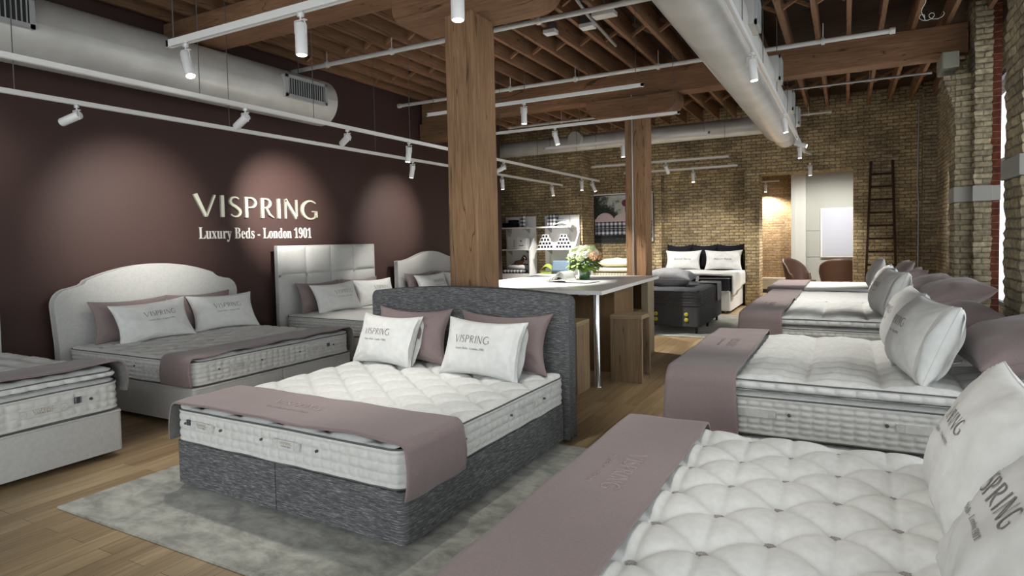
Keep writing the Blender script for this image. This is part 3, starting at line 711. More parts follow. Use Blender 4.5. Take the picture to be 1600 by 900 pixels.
def make_mattress(name, root, hx, hy, z0, z1, top, r=.09, loft=.03, tick=None, side=None, piping=None, cell=.075, rows=3, step=.014, bulge=.007, plain_band=False, seed=0, dome=True):
    tick = tick or white_tick; side = side or side_tick; piping = piping or pipe_dark
    nx, ny = int(2*hx/step), int(2*hy/step)
    mb = MB()
    def fn(u, v):
        a, b = u*2-1, v*2-1; x, y = rrmap(a, b, hx, hy, r)
        ed = min(hx-abs(x), hy-abs(y)); k = min(1, ed/.07); k = math.sin(k*PI/2)**.8 if dome else 1
        z = z1-loft+loft*k + top(x, y)*min(1, ed/.08) + noise.noise(Vector((x*4+seed, y*4, 0)))*.004*k
        return (x, y, z)
    mb.grid(fn, nx, ny, 0)
    ring = rring(hx, hy, r, cell/8 if bulge > .008 or step < .021 else .0125); n = len(ring); zb, zt = z0, z1-loft; nv = 30; cum = [0]
    for i in range(n): cum.append(cum[-1]+math.hypot(ring[(i+1) % n][0]-ring[i][0], ring[(i+1) % n][1]-ring[i][1]))
    vs = []
    for j in range(nv+1):
        v = j/nv; z = zb+(zt-zb)*v
        for i, (x, y) in enumerate(ring):
            p0, p1 = ring[i-1], ring[(i+1) % n]; tx, ty = p1[0]-p0[0], p1[1]-p0[1]; l = math.hypot(tx, ty); nx_, ny_ = ty/l, -tx/l
            s = cum[i]
            vv = (v-.12)/.76
            if 0 < vv < 1: o = 1.9*bulge*(abs(math.sin(PI*s/cell))**.4*abs(math.sin(PI*vv*rows))**.5)-.002
            else: o = .004+.006*math.sin(PI*(v/.12 if vv <= 0 else (1-v)/.12))
            o += noise.noise(Vector((x*6, y*6, z*8+seed)))*.004
            vs.append((x+nx_*o, y+ny_*o, z))
    mb.add(vs, [(j*n+i, j*n+(i+1) % n, (j+1)*n+(i+1) % n, (j+1)*n+i) for j in range(nv) for i in range(n)], 1, True)
    mb.add(vs[:n], [tuple(range(n-1, -1, -1))], 1)
    o = mb.build(name, [tick, side], root, fix=False)
    for z in (zt, zb+.006):
        m = MB(); rr_ = rring(hx+.006, hy+.006, r+.006, .05); k_ = len(rr_)
        m.tube([(x, y, z+noise.noise(Vector((x*3, y*3, z+seed)))*.004) for x, y in rr_], .0055, 8, closed=True); m.build('piping', piping, o)
    return o
def side_fn(hx, hy, which, off=.016):
    """maps (u along the side as read from outside, v height) to a point on a side; which in 'foot','left','right' (local)"""
    if which == 'foot': return lambda u, v, o=off: (u, -hy-o, v)
    if which == 'right': return lambda u, v, o=off: (hx+o, u, v)
    return lambda u, v, o=off: (-hx-o, -u, v)
def handle(par, sf, u, v, w=.2, h=.042, brandtxt=False, m=None, m2=None):
    b = MB(); m = m or side_tick; m2 = m2 or pipe_lin
    def q(u0, u1, v0, v1, o0, o1, mi):
        vs = [sf(a, c, o) for a in (u0, u1) for c in (v0, v1) for o in (o0, o1)]
        b.add(vs, [(0, 1, 3, 2), (4, 6, 7, 5), (0, 4, 5, 1), (2, 3, 7, 6), (0, 2, 6, 4), (1, 5, 7, 3)], mi)
    q(u-w/2, u+w/2, v-h/2, v+h/2, .008, .019, 0)
    for s in (-1, 1):
        a0, a1 = u+s*(w/2-.002), u+s*(w/2-.044)
        for (p, q_) in (((a0, v-h/2+.004), (a1, v+h/2-.004)), ((a0, v+h/2-.004), (a1, v-h/2+.004)), ((a1, v-h/2+.003), (a1, v+h/2-.003)), ((a0, v-h/2+.003), (a0, v+h/2-.003)), ((a0, v+h/2-.003), (a1, v+h/2-.003)), ((a0, v-h/2+.003), (a1, v-h/2+.003))):
            b.tube([sf(p[0], p[1], .0195), sf(q_[0], q_[1], .0195)], .0012, 5, 1)
    o = b.build('handle', [m, m2], par)
    if brandtxt:
        b = MB(); k = w*.46
        put_text(b, place_text(LOGO, k, LOGO_W, u-k/2, v+.001), lambda a, c: sf(a, c, .0203), 0)
        put_text(b, place_text(LUXB, k*.8, LUXB_W, u-k*.4, v-.013), lambda a, c: sf(a, c, .0203), 1)
        b.build('brand_label', [gold_ink, ink_dark], o, fix=False)
    return o
def vents(par, sf, us, v, r=.008, m=None):
    for u in us:
        b = MB(); b.tube([sf(u, v, .006), sf(u, v, .018), sf(u, v, .021)], [r, r, r*.6], 14); b.build('air_vent', m or vent_metal, par)
def seal(par, sf, u, v, s=.03):
    b = MB(); n = 4
    vs = [sf(a, c, o) for a in (u-s/2, u+s/2) for c in (v-s/2, v+s/2) for o in (.008, .019)]
    b.add(vs, [(0, 1, 3, 2), (4, 6, 7, 5), (0, 4, 5, 1), (2, 3, 7, 6), (0, 2, 6, 4), (1, 5, 7, 3)], 0)
    for i in range(4):
        for j in range(4):
            if (i+j*3) % 3 == 0:
                a, c = u-s/2+s*(i+.2)/4, v-s/2+s*(j+.25)/4; b.add([sf(a, c, .0195), sf(a+s*.15, c, .0195), sf(a+s*.15, c+s*.1, .0195), sf(a, c+s*.1, .0195)], [(0, 1, 2, 3)], 1)
    b.build('seal_label', [ink_dark, side_tick], par)
def divan(root, hx, y0, y1, z0, z1, m, r=.05, piping=None, split=True, caster_m=black_m, zc=0):
    parts = ((-hx, -.003), (.003, hx)) if split else ((-hx, hx),)
    for k, (a, b_) in enumerate(parts):
        mb = MB(); rl = r if a == -hx else .008; rr_ = r if b_ == hx else .008
        ring = []
        for (cx, cy, a0, rr) in ((b_-rr_, y0+rr_, -90, rr_), (b_-rr_, y1-rr_, 0, rr_), (a+rl, y1-rl, 90, rl), (a+rl, y0+rl, 180, rl)):
            for i in range(9): t = math.radians(a0+90*i/8); ring.append((cx+rr*math.cos(t), cy+rr*math.sin(t)))
        mb.prism(ring, z0, z1, 'z', smooth=True)
        o = mb.build('divan_base', m, root, bevel=.008)
        if piping and k == 0:
            mb = MB(); mb.tube([(x, y, z1-.012) for x, y in rring(hx+.002, (y1-y0)/2+.002, r, .2)], .004, 6, closed=True); p_ = mb.build('piping', piping, root); p_.location = (0, (y0+y1)/2, 0)
    for sx in (-1, 1):
        for y in (y0+.14, y1-.14):
            mb = MB(); mb.tube([(sx*(hx-.13), y, zc), (sx*(hx-.13), y, z0+.01)], .025, 12); mb.build('caster', caster_m, root)
def runner(name, label, loc, rz, hx, yf, width, ztop, hangL, hangR, root_group=None, m=None, seed=0, overL=.03, text=None, textdir=0, r=.05, foot_wave=.012, textw=.5, thick=.011, textx=0, sag=0):
    """strip of cloth across the bed foot; local x across, from y=yf to yf+width"""
    m = m or mauve; th = thick
    hxL = hx+overL
    # arc length path in x,z
    path = []
    if hangL > 0:
        for i in range(11): path.append((-hxL-.012*math.sin(PI*i/10), ztop-r-hangL+hangL*i/10))
    else: path.append((-hxL+r, ztop))
    if hangL > 0:
        for i in range(1, 9): a = PI-(PI/2)*i/8; path.append((-hxL+r+r*math.cos(a), ztop-r+r*math.sin(a)))
    n = 60
    x0 = path[-1][0]; x1 = hxL-r
    for i in range(1, n+1): path.append((x0+(x1-x0)*i/n, ztop))
    if hangR > 0:
        for i in range(1, 9): a = PI/2-(PI/2)*i/8; path.append((hxL-r+r*math.cos(a), ztop-r+r*math.sin(a)))
        for i in range(1, 11): path.append((hxL+.012*math.sin(PI*i/10), ztop-r-hangR*i/10))
    n_ = len(path); nv = 22; mb = MB()
    def base(i, v):
        x, z = path[i]; y = yf+width*v
        top = z > ztop-.01
        if not top: # flare slightly down the side
            k = (ztop-z)/.3; y += (v-.5)*.03*k
        nz = noise.noise(Vector((x*2.2+seed, y*5, z*3)))*.008+noise.noise(Vector((x*6+seed, y*3, z*5)))*.004
        e = max(0, 1-v*6)*foot_wave*noise.noise(Vector((x*2.7+seed*2, 3, z*2))) - sag*max(0, 1-v*5)**2*(1 if top else 0)
        return x, y, z, nz, e, top
    def pt(i, j, o):
        x, y, z, nz, e, top = base(i, j/nv)
        # normal of path
        p0, p1 = path[max(0, i-1)], path[min(n_-1, i+1)]; tx, tz = p1[0]-p0[0], p1[1]-p0[1]; l = math.hypot(tx, tz) or 1
        nx_, nz_ = -tz/l, tx/l
        d = nz+o+e*1.2
        return (x+nx_*d, y, z+nz_*d)
    A = [pt(i, j, th) for i in range(n_) for j in range(nv+1)]; B = [pt(i, j, 0) for i in range(n_) for j in range(nv+1)]
    q = lambda i, j: i*(nv+1)+j
    fs = [(q(i, j), q(i+1, j), q(i+1, j+1), q(i, j+1)) for i in range(n_-1) for j in range(nv)]; NB = len(A)
    fs2 = [tuple(NB+k for k in f_[::-1]) for f_ in fs]
    rim = []
    for i in range(n_-1): rim += [(q(i, 0), NB+q(i, 0), NB+q(i+1, 0), q(i+1, 0)), (q(i, nv), q(i+1, nv), NB+q(i+1, nv), NB+q(i, nv))]
    for j in range(nv): rim += [(q(0, j), q(0, j+1), NB+q(0, j+1), NB+q(0, j)), (q(n_-1, j), NB+q(n_-1, j), NB+q(n_-1, j+1), q(n_-1, j+1))]
    mb.add(A+B, fs+rim, 0, True); mb.add(A+B, fs2, 2, True)
    if text:
        faces = brand(textw, 0, 0, .8, .85)
        def surf(u, v):
            # u along local reading direction, v up: reading along +x
            x, y = textx+u*textdir, yf+width*.5+v*textdir
            nz = noise.noise(Vector((x*2.2+seed, y*5, ztop*3)))*.008+noise.noise(Vector((x*6+seed, y*3, ztop*5)))*.004
            return (x, y, ztop+th+nz+.0035)
        def surf2(u, v): p = surf(u, v); return (p[0], p[1], p[2]-.005)
        put_text(mb, faces, surf, 1, fn2=surf2)
    o = mb.build(name, [m, mauve_emb, felt_grey], fix=True); o.location = loc; o.rotation_euler = (0, 0, rz)
    return tag(o, label, 'bed runner', root_group)
def pillow(name, label, loc, face, lean, w, h, t, m, text=None, rollz=0, seed=0, group=None, cuff=0, pinch=.1, tw=.55, tx=0, ty=.02, edge_m=None, tcol=None, sagb=0, tagp=False):
    """loc = bottom centre resting point; face = azimuth the front faces (deg, 0=+Y,90=+X); lean = deg leaning back; """
    n = 34; mb = MB()
    def thick(a, b): return t/2*((1-a*a)**.42)*((1-b*b)**.42) if abs(a) < 1 and abs(b) < 1 else 0
    def outline(a, b):
        px = 1-pinch*(1-b*b)*1.1*(abs(a)**2); pz = 1-pinch*(1-a*a)*1.4*(abs(b)**2)
        return a*w/2*px, b*h/2*pz
    def S_(a, b, sgn, off=0):
        x, z = outline(a, b); d = thick(a, b)
        wr = noise.noise(Vector((x*7+seed, z*7, sgn)))*.018+noise.noise(Vector((x*16+seed, z*12, sgn*3)))*.004
        # puckers at the corners
        cr = (abs(a)*abs(b))**2.2; ang = math.atan2(1-abs(b)+.02, 1-abs(a)+.02); wr += cr*.02*math.sin(ang*14+seed)
        ed = (1-a*a)*(1-b*b)
        d2 = d+wr*min(1, ed*4+.15)
        if sagb: z -= sagb*(1-a*a)*max(0, b)
        return (x, -sgn*(d2+off), z+h/2)
    # spacing denser near the edges
    def e(u): return math.sin((u*2-1)*PI/2)
    for sgn in (1, -1):
        mb.grid(lambda u, v: S_(e(u), e(v), sgn), n, n, 0, flip=(sgn < 0))
    # seam
    seam = []
    for k in range(40):
        s = k/40*4
        if s < 1: a, b = e(s), -1
        elif s < 2: a, b = 1, e(s-1)
        elif s < 3: a, b = e(3-s), 1
        else: a, b = -1, e(4-s)
        x, z = outline(a, b); seam.append((x, 0, z+h/2-(sagb*(1-a*a)*max(0, b) if sagb else 0)))
    mb.tube(seam, .0035, 6, 2, closed=True)
    if cuff:
        # open end of the pillowcase standing past the seam on one side
        s = 1 if cuff > 0 else -1; c = abs(cuff)
        for sg in (1, -1):
            def cf(u, v, sg=sg):
                b = -1+2*v; a = s*(.93+.0*u); x, z = outline(s*.9, b*1.0); d = thick(.9, b*.98)
                return (x+s*(w*.05+c)*u*(1-.8*b**4), -sg*(d*(1-u*.25)+.006+.02*u*(1-b*b)+.005*math.sin(b*7+seed+sg)*u), z*(1-.04*u)+h/2)
            mb.grid(cf, 8, 24, 0, flip=(sg*s < 0))
    if text == 'brand':
        def fn(u, v, off=.0028):
            a = u/(w/2); b = (v+ty)/(h/2); return S_(max(-.98, min(.98, a+tx/(w/2))), b, 1, off)
        put_text(mb, brand(w*tw, 0, 0, .75, .84), fn, 1)
    if text == 'diamond':
        def fn(u, v): return S_(u/(w/2), v/(h/2), 1, .004)
        put_text(mb, place_text(DIAM, w*.48, DIAM_W, -w*.24, 0), fn, 1)
    if tagp:
        mb.box(w*.2, w*.2+.05, -.012, -.006, -.012, .03, 3, Matrix.Rotation(.3, 4, 'Y'))
    o = mb.build(name, [m, tcol or ink, edge_m or m, stone_white], fix=False)
    az = math.radians(face); fx_ = Vector((math.sin(az), math.cos(az), 0)); l = math.radians(lean)
    # local -y is front; local z up. tilt back about bottom
    Y = -(fx_*math.cos(l)+Vector((0, 0, 1))*math.sin(l)); Z = Vector((0, 0, 1))*math.cos(l)-fx_*math.sin(l); X = Y.cross(Z)
    R = Matrix((X, Y, Z)).transposed().to_4x4()
    R = R @ Matrix.Translation((0, 0, h/2)) @ Matrix.Rotation(math.radians(rollz), 4, 'Y') @ Matrix.Translation((0, 0, -h/2))
    R.translation = Vector(loc) + R.translation; o.matrix_world = R
    return tag(o, label, 'pillow', group)

# ------------------------------------------------------------------ rug
mb = MB(); mb.box(-4.29, -1.2, 1.95, 4.33, 0, .014); mb2 = mb.build('area_rug', rug_m, bevel=.004)
tag(mb2, 'silvery sage area rug with a mottled sheen under the dark grey bed', 'rug')
# ================================================================== CENTRE BED (dark tweed)
CX, CYc, CR = -2.915, 3.43, -.024; CHX = .965
bed = empty('tweed_bed', (CX, CYc, 0), CR, 'dark grey tweed divan bed with a gently arched headboard, standing on the rug', 'bed')
divan(bed, .97, -.97, .97, .05, .325, tweed_m, .05, None, zc=.015)
def head_panel(root, pts, y0, y1, m, name='headboard', bev=.025, pm=None, inset=.0, edge=True):
    mb = MB(); mb.prism(pts, y0, y1, 'y'); o = mb.build(name, m, root, bevel=bev, seg=3)
    if edge:
        for y in ((y0+.006), (y1-.006)):
            mb = MB(); mb.tube([(p[0], y, p[1]) for p in pts], .006, 6, closed=True); mb.build('piping', pm or pipe_lin, o)
    return o
def archpts(hx, zb, zs, zt, r=.07, n=24):
    pts = [(-hx, zb)]
    for i in range(7): a = PI-PI/2*i/6; pts.append((-hx+r+r*math.cos(a), zs-r+r*math.sin(a)))
    for i in range(1, n): u = -1+2*i/n; pts.append((u*(hx-r), zs+(zt-zs)*(1-u*u)))
    for i in range(7): a = PI/2-PI/2*i/6; pts.append((hx-r+r*math.cos(a), zs-r+r*math.sin(a)))
    pts.append((hx, zb)); return pts
hb = head_panel(bed, archpts(1.0, .03, 1.16, 1.205, .06), .985, 1.11, tweed_m, pm=pipe_dark)
mr = empty('mattress', (CX, CYc, 0), CR, 'white tufted mattress lying on the dark grey tweed bed base', 'mattress')
make_mattress('mattress_body', mr, CHX, .965, .33, .57, tufted(.19, .3, .036, .024, .02, .05), seed=1, step=.0115, cell=.07)
sf = side_fn(CHX, .965, 'foot')
handle(mr, sf, -.66, .455, .22, .05, True); handle(mr, sf, .12, .455, .22, .05, True); seal(mr, sf, -.80, .465, .035); vents(mr, sf, (-.835, -.48, -.1, .36), .455)
sf = side_fn(CHX, .965, 'right'); handle(mr, sf, -.62, .44, .2, .045); handle(mr, sf, .35, .44, .2, .045); vents(mr, sf, (-.42, .12, .6), .45)
runner('bed_runner', 'mauve runner with raised lettering across the foot of the dark grey tweed bed', (CX, CYc, 0), CR, CHX, -.975, .5, .578, .2, .235, seed=2, text=True, textdir=1, textw=.42, textx=-.1, foot_wave=.016)
pillow('pillow', 'mauve pillow at left against the dark grey headboard', (-3.33, 4.23, .555), 181, 14, .80, .49, .17, mauve, None, 0, 1, pinch=.14)
pillow('pillow', 'mauve pillow at right against the dark grey headboard', (-2.42, 4.23, .555), 181, 14, .84, .48, .17, mauve, None, 0, 2, pinch=.14)
pillow('logo_pillow', 'white printed pillow at left on the dark grey tweed bed', (-3.51, 4.08, .553), 186, 22, .70, .45, .21, pillow_w, 'brand', 0, 3, cuff=.012, tx=-.05, tw=.46)
pillow('logo_pillow', 'white printed pillow at right on the dark grey tweed bed', (-2.48, 3.98, .553), 184, 20, .74, .46, .21, pillow_w, 'brand', 1, 4, cuff=.012, tx=-.05, tw=.46)

# ================================================================== LEFT BEDS
def left_bed(cy, hx, lab, hd, lift=0, topper=False, tuftp=None, base=True, foot=-4.99, zb=.05, z1=.615, mlab='', runnerl=None, rw=.42):
    cx = foot-1.01
    b = empty('linen_bed', (cx, cy, 0), PI/2, lab, 'bed')
    divan(b, hx+.005, -1.01, 1.01, zb, .36, linen, .035, pipe_lin)
    return b, cx
# LB2 arched headboard
b2, cx2 = left_bed(4.33, .965, 'pale linen bed with a shaped arched headboard against the dark red wall', None)
pts = [(-1.03, .1), (-1.03, .62), (-1.055, .95)]
pts += [(-1.06+.16-.16*math.cos(a), 1.02+.17*math.sin(a)) for a in [PI/2*i/8 for i in range(9)]]
pts += [(-.80, 1.215), (-.765, 1.235), (-.75, 1.26)]
pts += [(u*.72, 1.275+.135*(1-u*u)) for u in [-1+2*i/20 for i in range(21)]]
pts += [(-p[0], p[1]) for p in pts[:14][::-1]]
hb2 = head_panel(b2, pts, 1.03, 1.14, linen, bev=.02)
m2 = empty('mattress', (cx2, 4.33, 0), PI/2, 'tufted mattress on the pale bed with the arched headboard', 'mattress')
make_mattress('mattress_body', m2, .965, 1.0, .37, .615, tufted(.2, .3, .026, .016, .02, .05), seed=5, step=.02, cell=.07, rows=4)
sf = side_fn(.965, 1.0, 'left'); handle(m2, sf, -.12+.5, .49, .2, .045); vents(m2, sf, (-.35, .15), .5)
sf = side_fn(.965, 1.0, 'foot'); handle(m2, sf, -.5, .49, .22, .045, True); handle(m2, sf, .42, .49, .22, .045, True); seal(m2, sf, .62, .5, .035); vents(m2, sf, (-.72, -.25, .22, .7), .49)
runner('bed_runner', 'mauve runner across the foot of the bed with the arched headboard', (cx2, 4.33, 0), PI/2, .965, -1.0, .40, .625, .2, .2, seed=6, foot_wave=.03)
pillow('pillow', 'mauve pillow at the near end of the arched headboard', (-6.82, 3.95, .6), 90, 14, .86, .46, .13, mauve, None, 0, 11)
pillow('pillow', 'mauve pillow at the far end of the arched headboard', (-6.82, 4.78, .6), 90, 14, .84, .46, .13, mauve, None, 0, 12)
pillow('logo_pillow', 'white printed pillow nearer the camera on the bed with the arched headboard', (-6.55, 4.03, .6), 97, 26, .80, .46, .18, pillow_w, 'brand', -3, 13, tx=.05, tw=.42)
pillow('logo_pillow', 'white printed pillow farther away on the bed with the arched headboard', (-6.59, 4.92, .6), 100, 26, .80, .46, .18, pillow_w, 'brand', 0, 14, tx=.02, tw=.42)
# LB1 near left bed with topper
b1, cx1 = left_bed(1.75, .965, 'pale linen bed base cut by the left edge of the picture', None, foot=-4.93)
pts1 = archpts(1.03, .1, 1.1, 1.15); head_panel(b1, pts1, 1.03, 1.14, linen)
m1 = empty('mattress', (cx1, 1.75, 0), PI/2, 'mattress under the topper on the bed cut by the left edge', 'mattress')
make_mattress('mattress_body', m1, .965, 1.0, .37, .615, lambda x, y: 0, seed=7, step=.05, cell=.085, rows=3)
sf = side_fn(.965, 1.0, 'foot'); handle(m1, sf, .44, .475, .3, .05, True); seal(m1, sf, .66, .50, .045); vents(m1, sf, (.03, .75, -.4), .49, .011)
tp1 = empty('mattress_topper', (cx1-.01, 1.74, 0), PI/2, 'thin puffy white topper on the bed cut by the left edge', 'topper')
def make_topper(root, hx, hy, z0, z1, seed, sx=.42, sy=.15, amp=.018, step=.02):
    o = make_mattress('topper_body', root, hx, hy, z0, z1, channels(sx, sy, amp), r=.06, loft=.035, side=white_tick, cell=.11, rows=1, step=step, bulge=.012, seed=seed)
    return o
make_topper(tp1, .955, .985, .617, .70, 8, .16, .45)
runner('bed_runner', 'mauve runner on the foot of the bed cut by the left edge', (cx1, 1.75, 0), PI/2, .965, -1.0, .42, .716, 0.2, .17, seed=9, foot_wave=.02)
# LB3 square panel headboard
b3, cx3 = left_bed(7.12, .965, 'pale bed with a tall headboard of square padded panels', None)
mb = MB(); mb.box(-1.02, 1.02, 1.06, 1.14, .1, 1.59); hbx = mb.build('headboard', linen, b3, bevel=.015)
mb = MB()
for j, (z0, z1) in enumerate(((.3, 1.17), (1.175, 1.58))):
    for i in range(4):
        x0 = -1.005+.5025*i; x1 = x0+.4985; 
        def pf(u, v, x0=x0, x1=x1, z0=z0, z1=z1):
            e = (1-abs(2*u-1)**7)*(1-abs(2*v-1)**9); return (x0+(x1-x0)*u, 1.06-.034*e, z0+(z1-z0)*v)
        mb.grid(pf, 20, 20)
mb.build('padded_panel', linen, hbx)
m3 = empty('mattress', (cx3, 7.12, 0), PI/2, 'tufted mattress on the bed with square headboard panels', 'mattress')
make_mattress('mattress_body', m3, .965, 1.0, .37, .615, tufted(.2, .3, .016, .008, .02, .05), seed=15, step=.025, cell=.06, rows=4)
pillow('pillow', 'mauve pillow at the near end of the square panelled headboard', (-6.84, 6.72, .6), 90, 14, .84, .46, .13, mauve, None, 0, 16)
pillow('pillow', 'mauve pillow at the far end of the square panelled headboard', (-6.84, 7.62, .6), 90, 14, .84, .46, .13, mauve, None, 0, 17)
pillow('logo_pillow', 'white printed pillow at the near end of the bed with square panels', (-6.59, 6.82, .6), 98, 24, .80, .46, .18, pillow_w, 'brand', -2, 18, tx=.1, tw=.42)
pillow('logo_pillow', 'white printed pillow at the far end of the bed with square panels', (-6.63, 7.72, .6), 100, 24, .80, .46, .18, pillow_w, 'brand', 0, 19, tx=.1, tw=.42)
# LB4 camel headboard
b4, cx4 = left_bed(9.72, .965, 'pale bed with a curved hump headboard, partly hidden by the front post', None)
pts = [(-1.0, .1), (-1.0, 1.27)]+[(-1.0+2.0*i/30, 1.27+.155*max(0, math.sin(PI*max(0, min(1, (i/30-.08)/.84))))**1.7) for i in range(1, 30)]+[(1.0, 1.27), (1.0, .1)]
head_panel(b4, pts, 1.03, 1.12, linen, bev=.02)
m4 = empty('mattress', (cx4, 9.72, 0), PI/2, 'mattress on the bed with the curved hump headboard', 'mattress')
make_mattress('mattress_body', m4, .965, 1.0, .37, .615, tufted(.2, .3, .016, .008, .02, .05), seed=25, step=.04, cell=.08, rows=4)
pillow('pillow', 'mauve pillow at the near end of the curved hump headboard', (-6.84, 9.2, .6), 90, 14, .84, .46, .13, mauve, None, 0, 26)
pillow('pillow', 'mauve pillow at the far end of the curved hump headboard', (-6.84, 10.15, .6), 90, 14, .84, .46, .13, mauve, None, 0, 27)
pillow('logo_pillow', 'white printed pillow at the near end of the bed with the curved headboard', (-6.57, 9.25, .6), 97, 24, .80, .46, .18, pillow_w, 'brand', -2, 28, tx=.12, tw=.42)
pillow('logo_pillow', 'white pillow beside the front post on the bed with the curved headboard', (-6.57, 10.15, .6), 100, 24, .80, .46, .18, pillow_w, 'brand', 0, 29, tx=.1, tw=.42)

# ================================================================== RIGHT BEDS
FX = -.03
def right_base(cy, hx, lab):
    b = empty('divan_bed', (FX, cy, 0), -PI/2, lab, 'bed'); divan(b, hx, -1.0, 1.01, .05, .31, linen, .035, pipe_lin); return b
# R1
right_base(2.31, .965, 'pale divan base of the nearest bed in the right hand row')
r1 = empty('mattress', (FX, 2.31, 0), -PI/2, 'deeply tufted white mattress filling the bottom right corner of the picture', 'mattress')
TF = (.30, .19)
def t1f(x, y):   # staggered lattice: .30 across, .19 along, with folds
    sx, sy = .30, .38; best = 9
    for i in (round(x/sx)-1, round(x/sx), round(x/sx)+1):
        for q in (0, 1):
            xx = (i+.5*q)*sx; j = round((y-.5*q*sy)/sy); yy = (j)*sy+.5*q*sy; best = min(best, math.hypot(x-xx, y-yy))
    z = -.046*math.exp(-(best/.045))
    # long folds running along y through each column of tufts, arched cross folds
    gx = abs((x/(sx/2))-round(x/(sx/2)))*sx/2
    p, q = (x/(sx)+y/(sy)), (x/(sx)-y/(sy)); Ld = math.hypot(1/sx, 1/sy)
    dp, dq = abs(p-round(p))/Ld, abs(q-round(q))/Ld
    g = max(math.exp(-(dp/.022)**1.2), math.exp(-(dq/.022)**1.2))
    dc = abs(y/.19-round(y/.19))*.19; fade = 1
    return z-.020*g-.012*math.exp(-(dc/.014)**1.3)
mm = make_mattress('mattress_body', r1, .965, 1.0, .32, .615, t1f, r=.08, loft=.05, seed=31, step=.0095, cell=.08, rows=3)
tb = None
for i in range(-7, 8):
    for j in range(-6, 7):
        if (i+j) % 2: continue
        x, y = i*.15, j*.19
        if abs(x) > .93 or abs(y) > .95: continue
        if tb is None:
            m = MB(); rnd = random.Random(2)
            for k in range(11):
                a = k*2*PI/11; rr_ = .016+.004*rnd.random(); m.tube([(0, 0, 0), (rr_*.6*math.cos(a), rr_*.6*math.sin(a), .006), (rr_*math.cos(a), rr_*math.sin(a), .001+.004*rnd.random())], [.003, .0028, .0015], 5)
            m.tube([(0, 0, -.002), (0, 0, .004)], .008, 10); tb = m.build('tuft_button', tuft_grey, r1); o = tb
        else: o = tb.copy(); COL.objects.link(o)
        o.location = (x, y, .566+noise.noise(Vector((x*4+31, y*4, 0)))*.004)
        o.rotation_euler = (0, 0, i*1.3+j)
for s in ('foot', 'right', 'left'):
    sf = side_fn(.965, 1.0, s); handle(r1, sf, -.4, .46, .22, .05); handle(r1, sf, .4, .46, .22, .05); vents(r1, sf, (-.15, .15, .7, -.7), .46, .011)
runner('bed_runner', 'wide mauve runner with raised lettering on the nearest bed in the right hand row', (FX, 2.31, 0), -PI/2, .965, -1.02, .42, .625, .22, .22, seed=32, text=True, textdir=1, textw=.42, textx=-.12, foot_wave=.01)
pillow('logo_pillow', 'large white printed pillow in the bottom right corner, cut by the picture edge', (.25, 1.82, .6), 270, 34, .80, .54, .24, pillow_w, 'brand', 0, 33, tx=-.13, tw=.50, pinch=.06)
pillow('logo_pillow', 'large white printed pillow on the nearest right hand bed, farther of the pair', (.30, 2.66, .6), 271, 27, .80, .54, .24, pillow_w, 'brand', 0, 34, tx=-.02, tw=.42, pinch=.06)
pillow('pillow', 'mauve pillow behind the nearest pair of white pillows', (.74, 1.7, .6), 270, 45, .84, .5, .18, mauve, None, 0, 35)
# R2
right_base(5.12, .965, 'pale divan base of the second bed in the right hand row')
r2 = empty('mattress', (FX, 5.12, 0), -PI/2, 'quilted border mattress of the second bed in the right hand row', 'mattress')
make_mattress('mattress_body', r2, .965, 1.0, .33, .605, lambda x, y: 0, seed=41, step=.05, cell=.075, rows=5, bulge=.009)
sf = side_fn(.965, 1.0, 'right'); handle(r2, sf, -.47, .475, .23, .05); handle(r2, sf, .42, .475, .27, .05); vents(r2, sf, (-.28, .24), .48, .011)
tp2 = empty('mattress_topper', (FX+.01, 5.12, 0), -PI/2, 'puffy channelled white topper on the second bed in the right hand row', 'topper')
make_topper(tp2, .955, .99, .612, .71, 42, .2, .42, .055, .0115)
runner('bed_runner', 'mauve runner on the second bed in the right hand row', (FX, 5.12, 0), -PI/2, .975, -1.03, .44, .726, .36, .36, seed=43, text=True, textdir=1, textw=.4, textx=-.1, foot_wave=.01, r=.09, overL=.05)
pillow('logo_pillow', 'white printed pillow, nearer of the pair on the second right hand bed', (.33, 4.62, .705), 262, 22, .80, .5, .32, pillow_w, 'brand', 0, 44, cuff=.015, tx=-.05, tw=.42, pinch=.05)
pillow('logo_pillow', 'white printed pillow, farther of the pair on the second right hand bed', (.30, 5.46, .705), 268, 20, .80, .5, .26, pillow_w, 'brand', 0, 45, cuff=.03, tx=-.05, tw=.42, pinch=.05)
pillow('pillow', 'mauve pillow slumped at the near side head of the second right hand bed', (.62, 4.64, .83), 266, 76, .90, .62, .34, mauve, None, 0, 46, tagp=True)
pillow('pillow', 'mauve pillow slumped at the far side head of the second right hand bed', (.5, 5.62, .85), 270, 70, .84, .48, .26, mauve, None, 0, 47)
# R3
right_base(8.3, .965, 'pale divan base of the third bed in the right hand row')
r3 = empty('mattress', (FX, 8.3, 0), -PI/2, 'quilted border mattress of the third bed in the right hand row', 'mattress')
make_mattress('mattress_body', r3, .965, 1.0, .33, .605, lambda x, y: 0, seed=51, step=.06, cell=.075, rows=4, bulge=.009)
vents(r3, side_fn(.965, 1.0, 'right'), (-.4, .3), .47, .011)
tp3 = empty('mattress_topper', (FX+.01, 8.3, 0), -PI/2, 'puffy white topper on the third bed in the right hand row', 'topper')
make_topper(tp3, .955, .99, .612, .715, 52, .2, .42, .04, .0155)
runner('bed_runner', 'mauve runner on the third bed in the right hand row', (FX, 8.3, 0), -PI/2, .975, -1.03, .44, .734, .36, .36, seed=53, foot_wave=.01, r=.09, overL=.05, text=True, textdir=1, textw=.35)
pillow('logo_pillow', 'white pillow with a loose cuff, nearest of those on the third right hand bed', (.33, 7.86, .7), 262, 20, .80, .52, .34, pillow_w, 'brand', 0, 54, cuff=.03, pinch=.05, tw=.4)
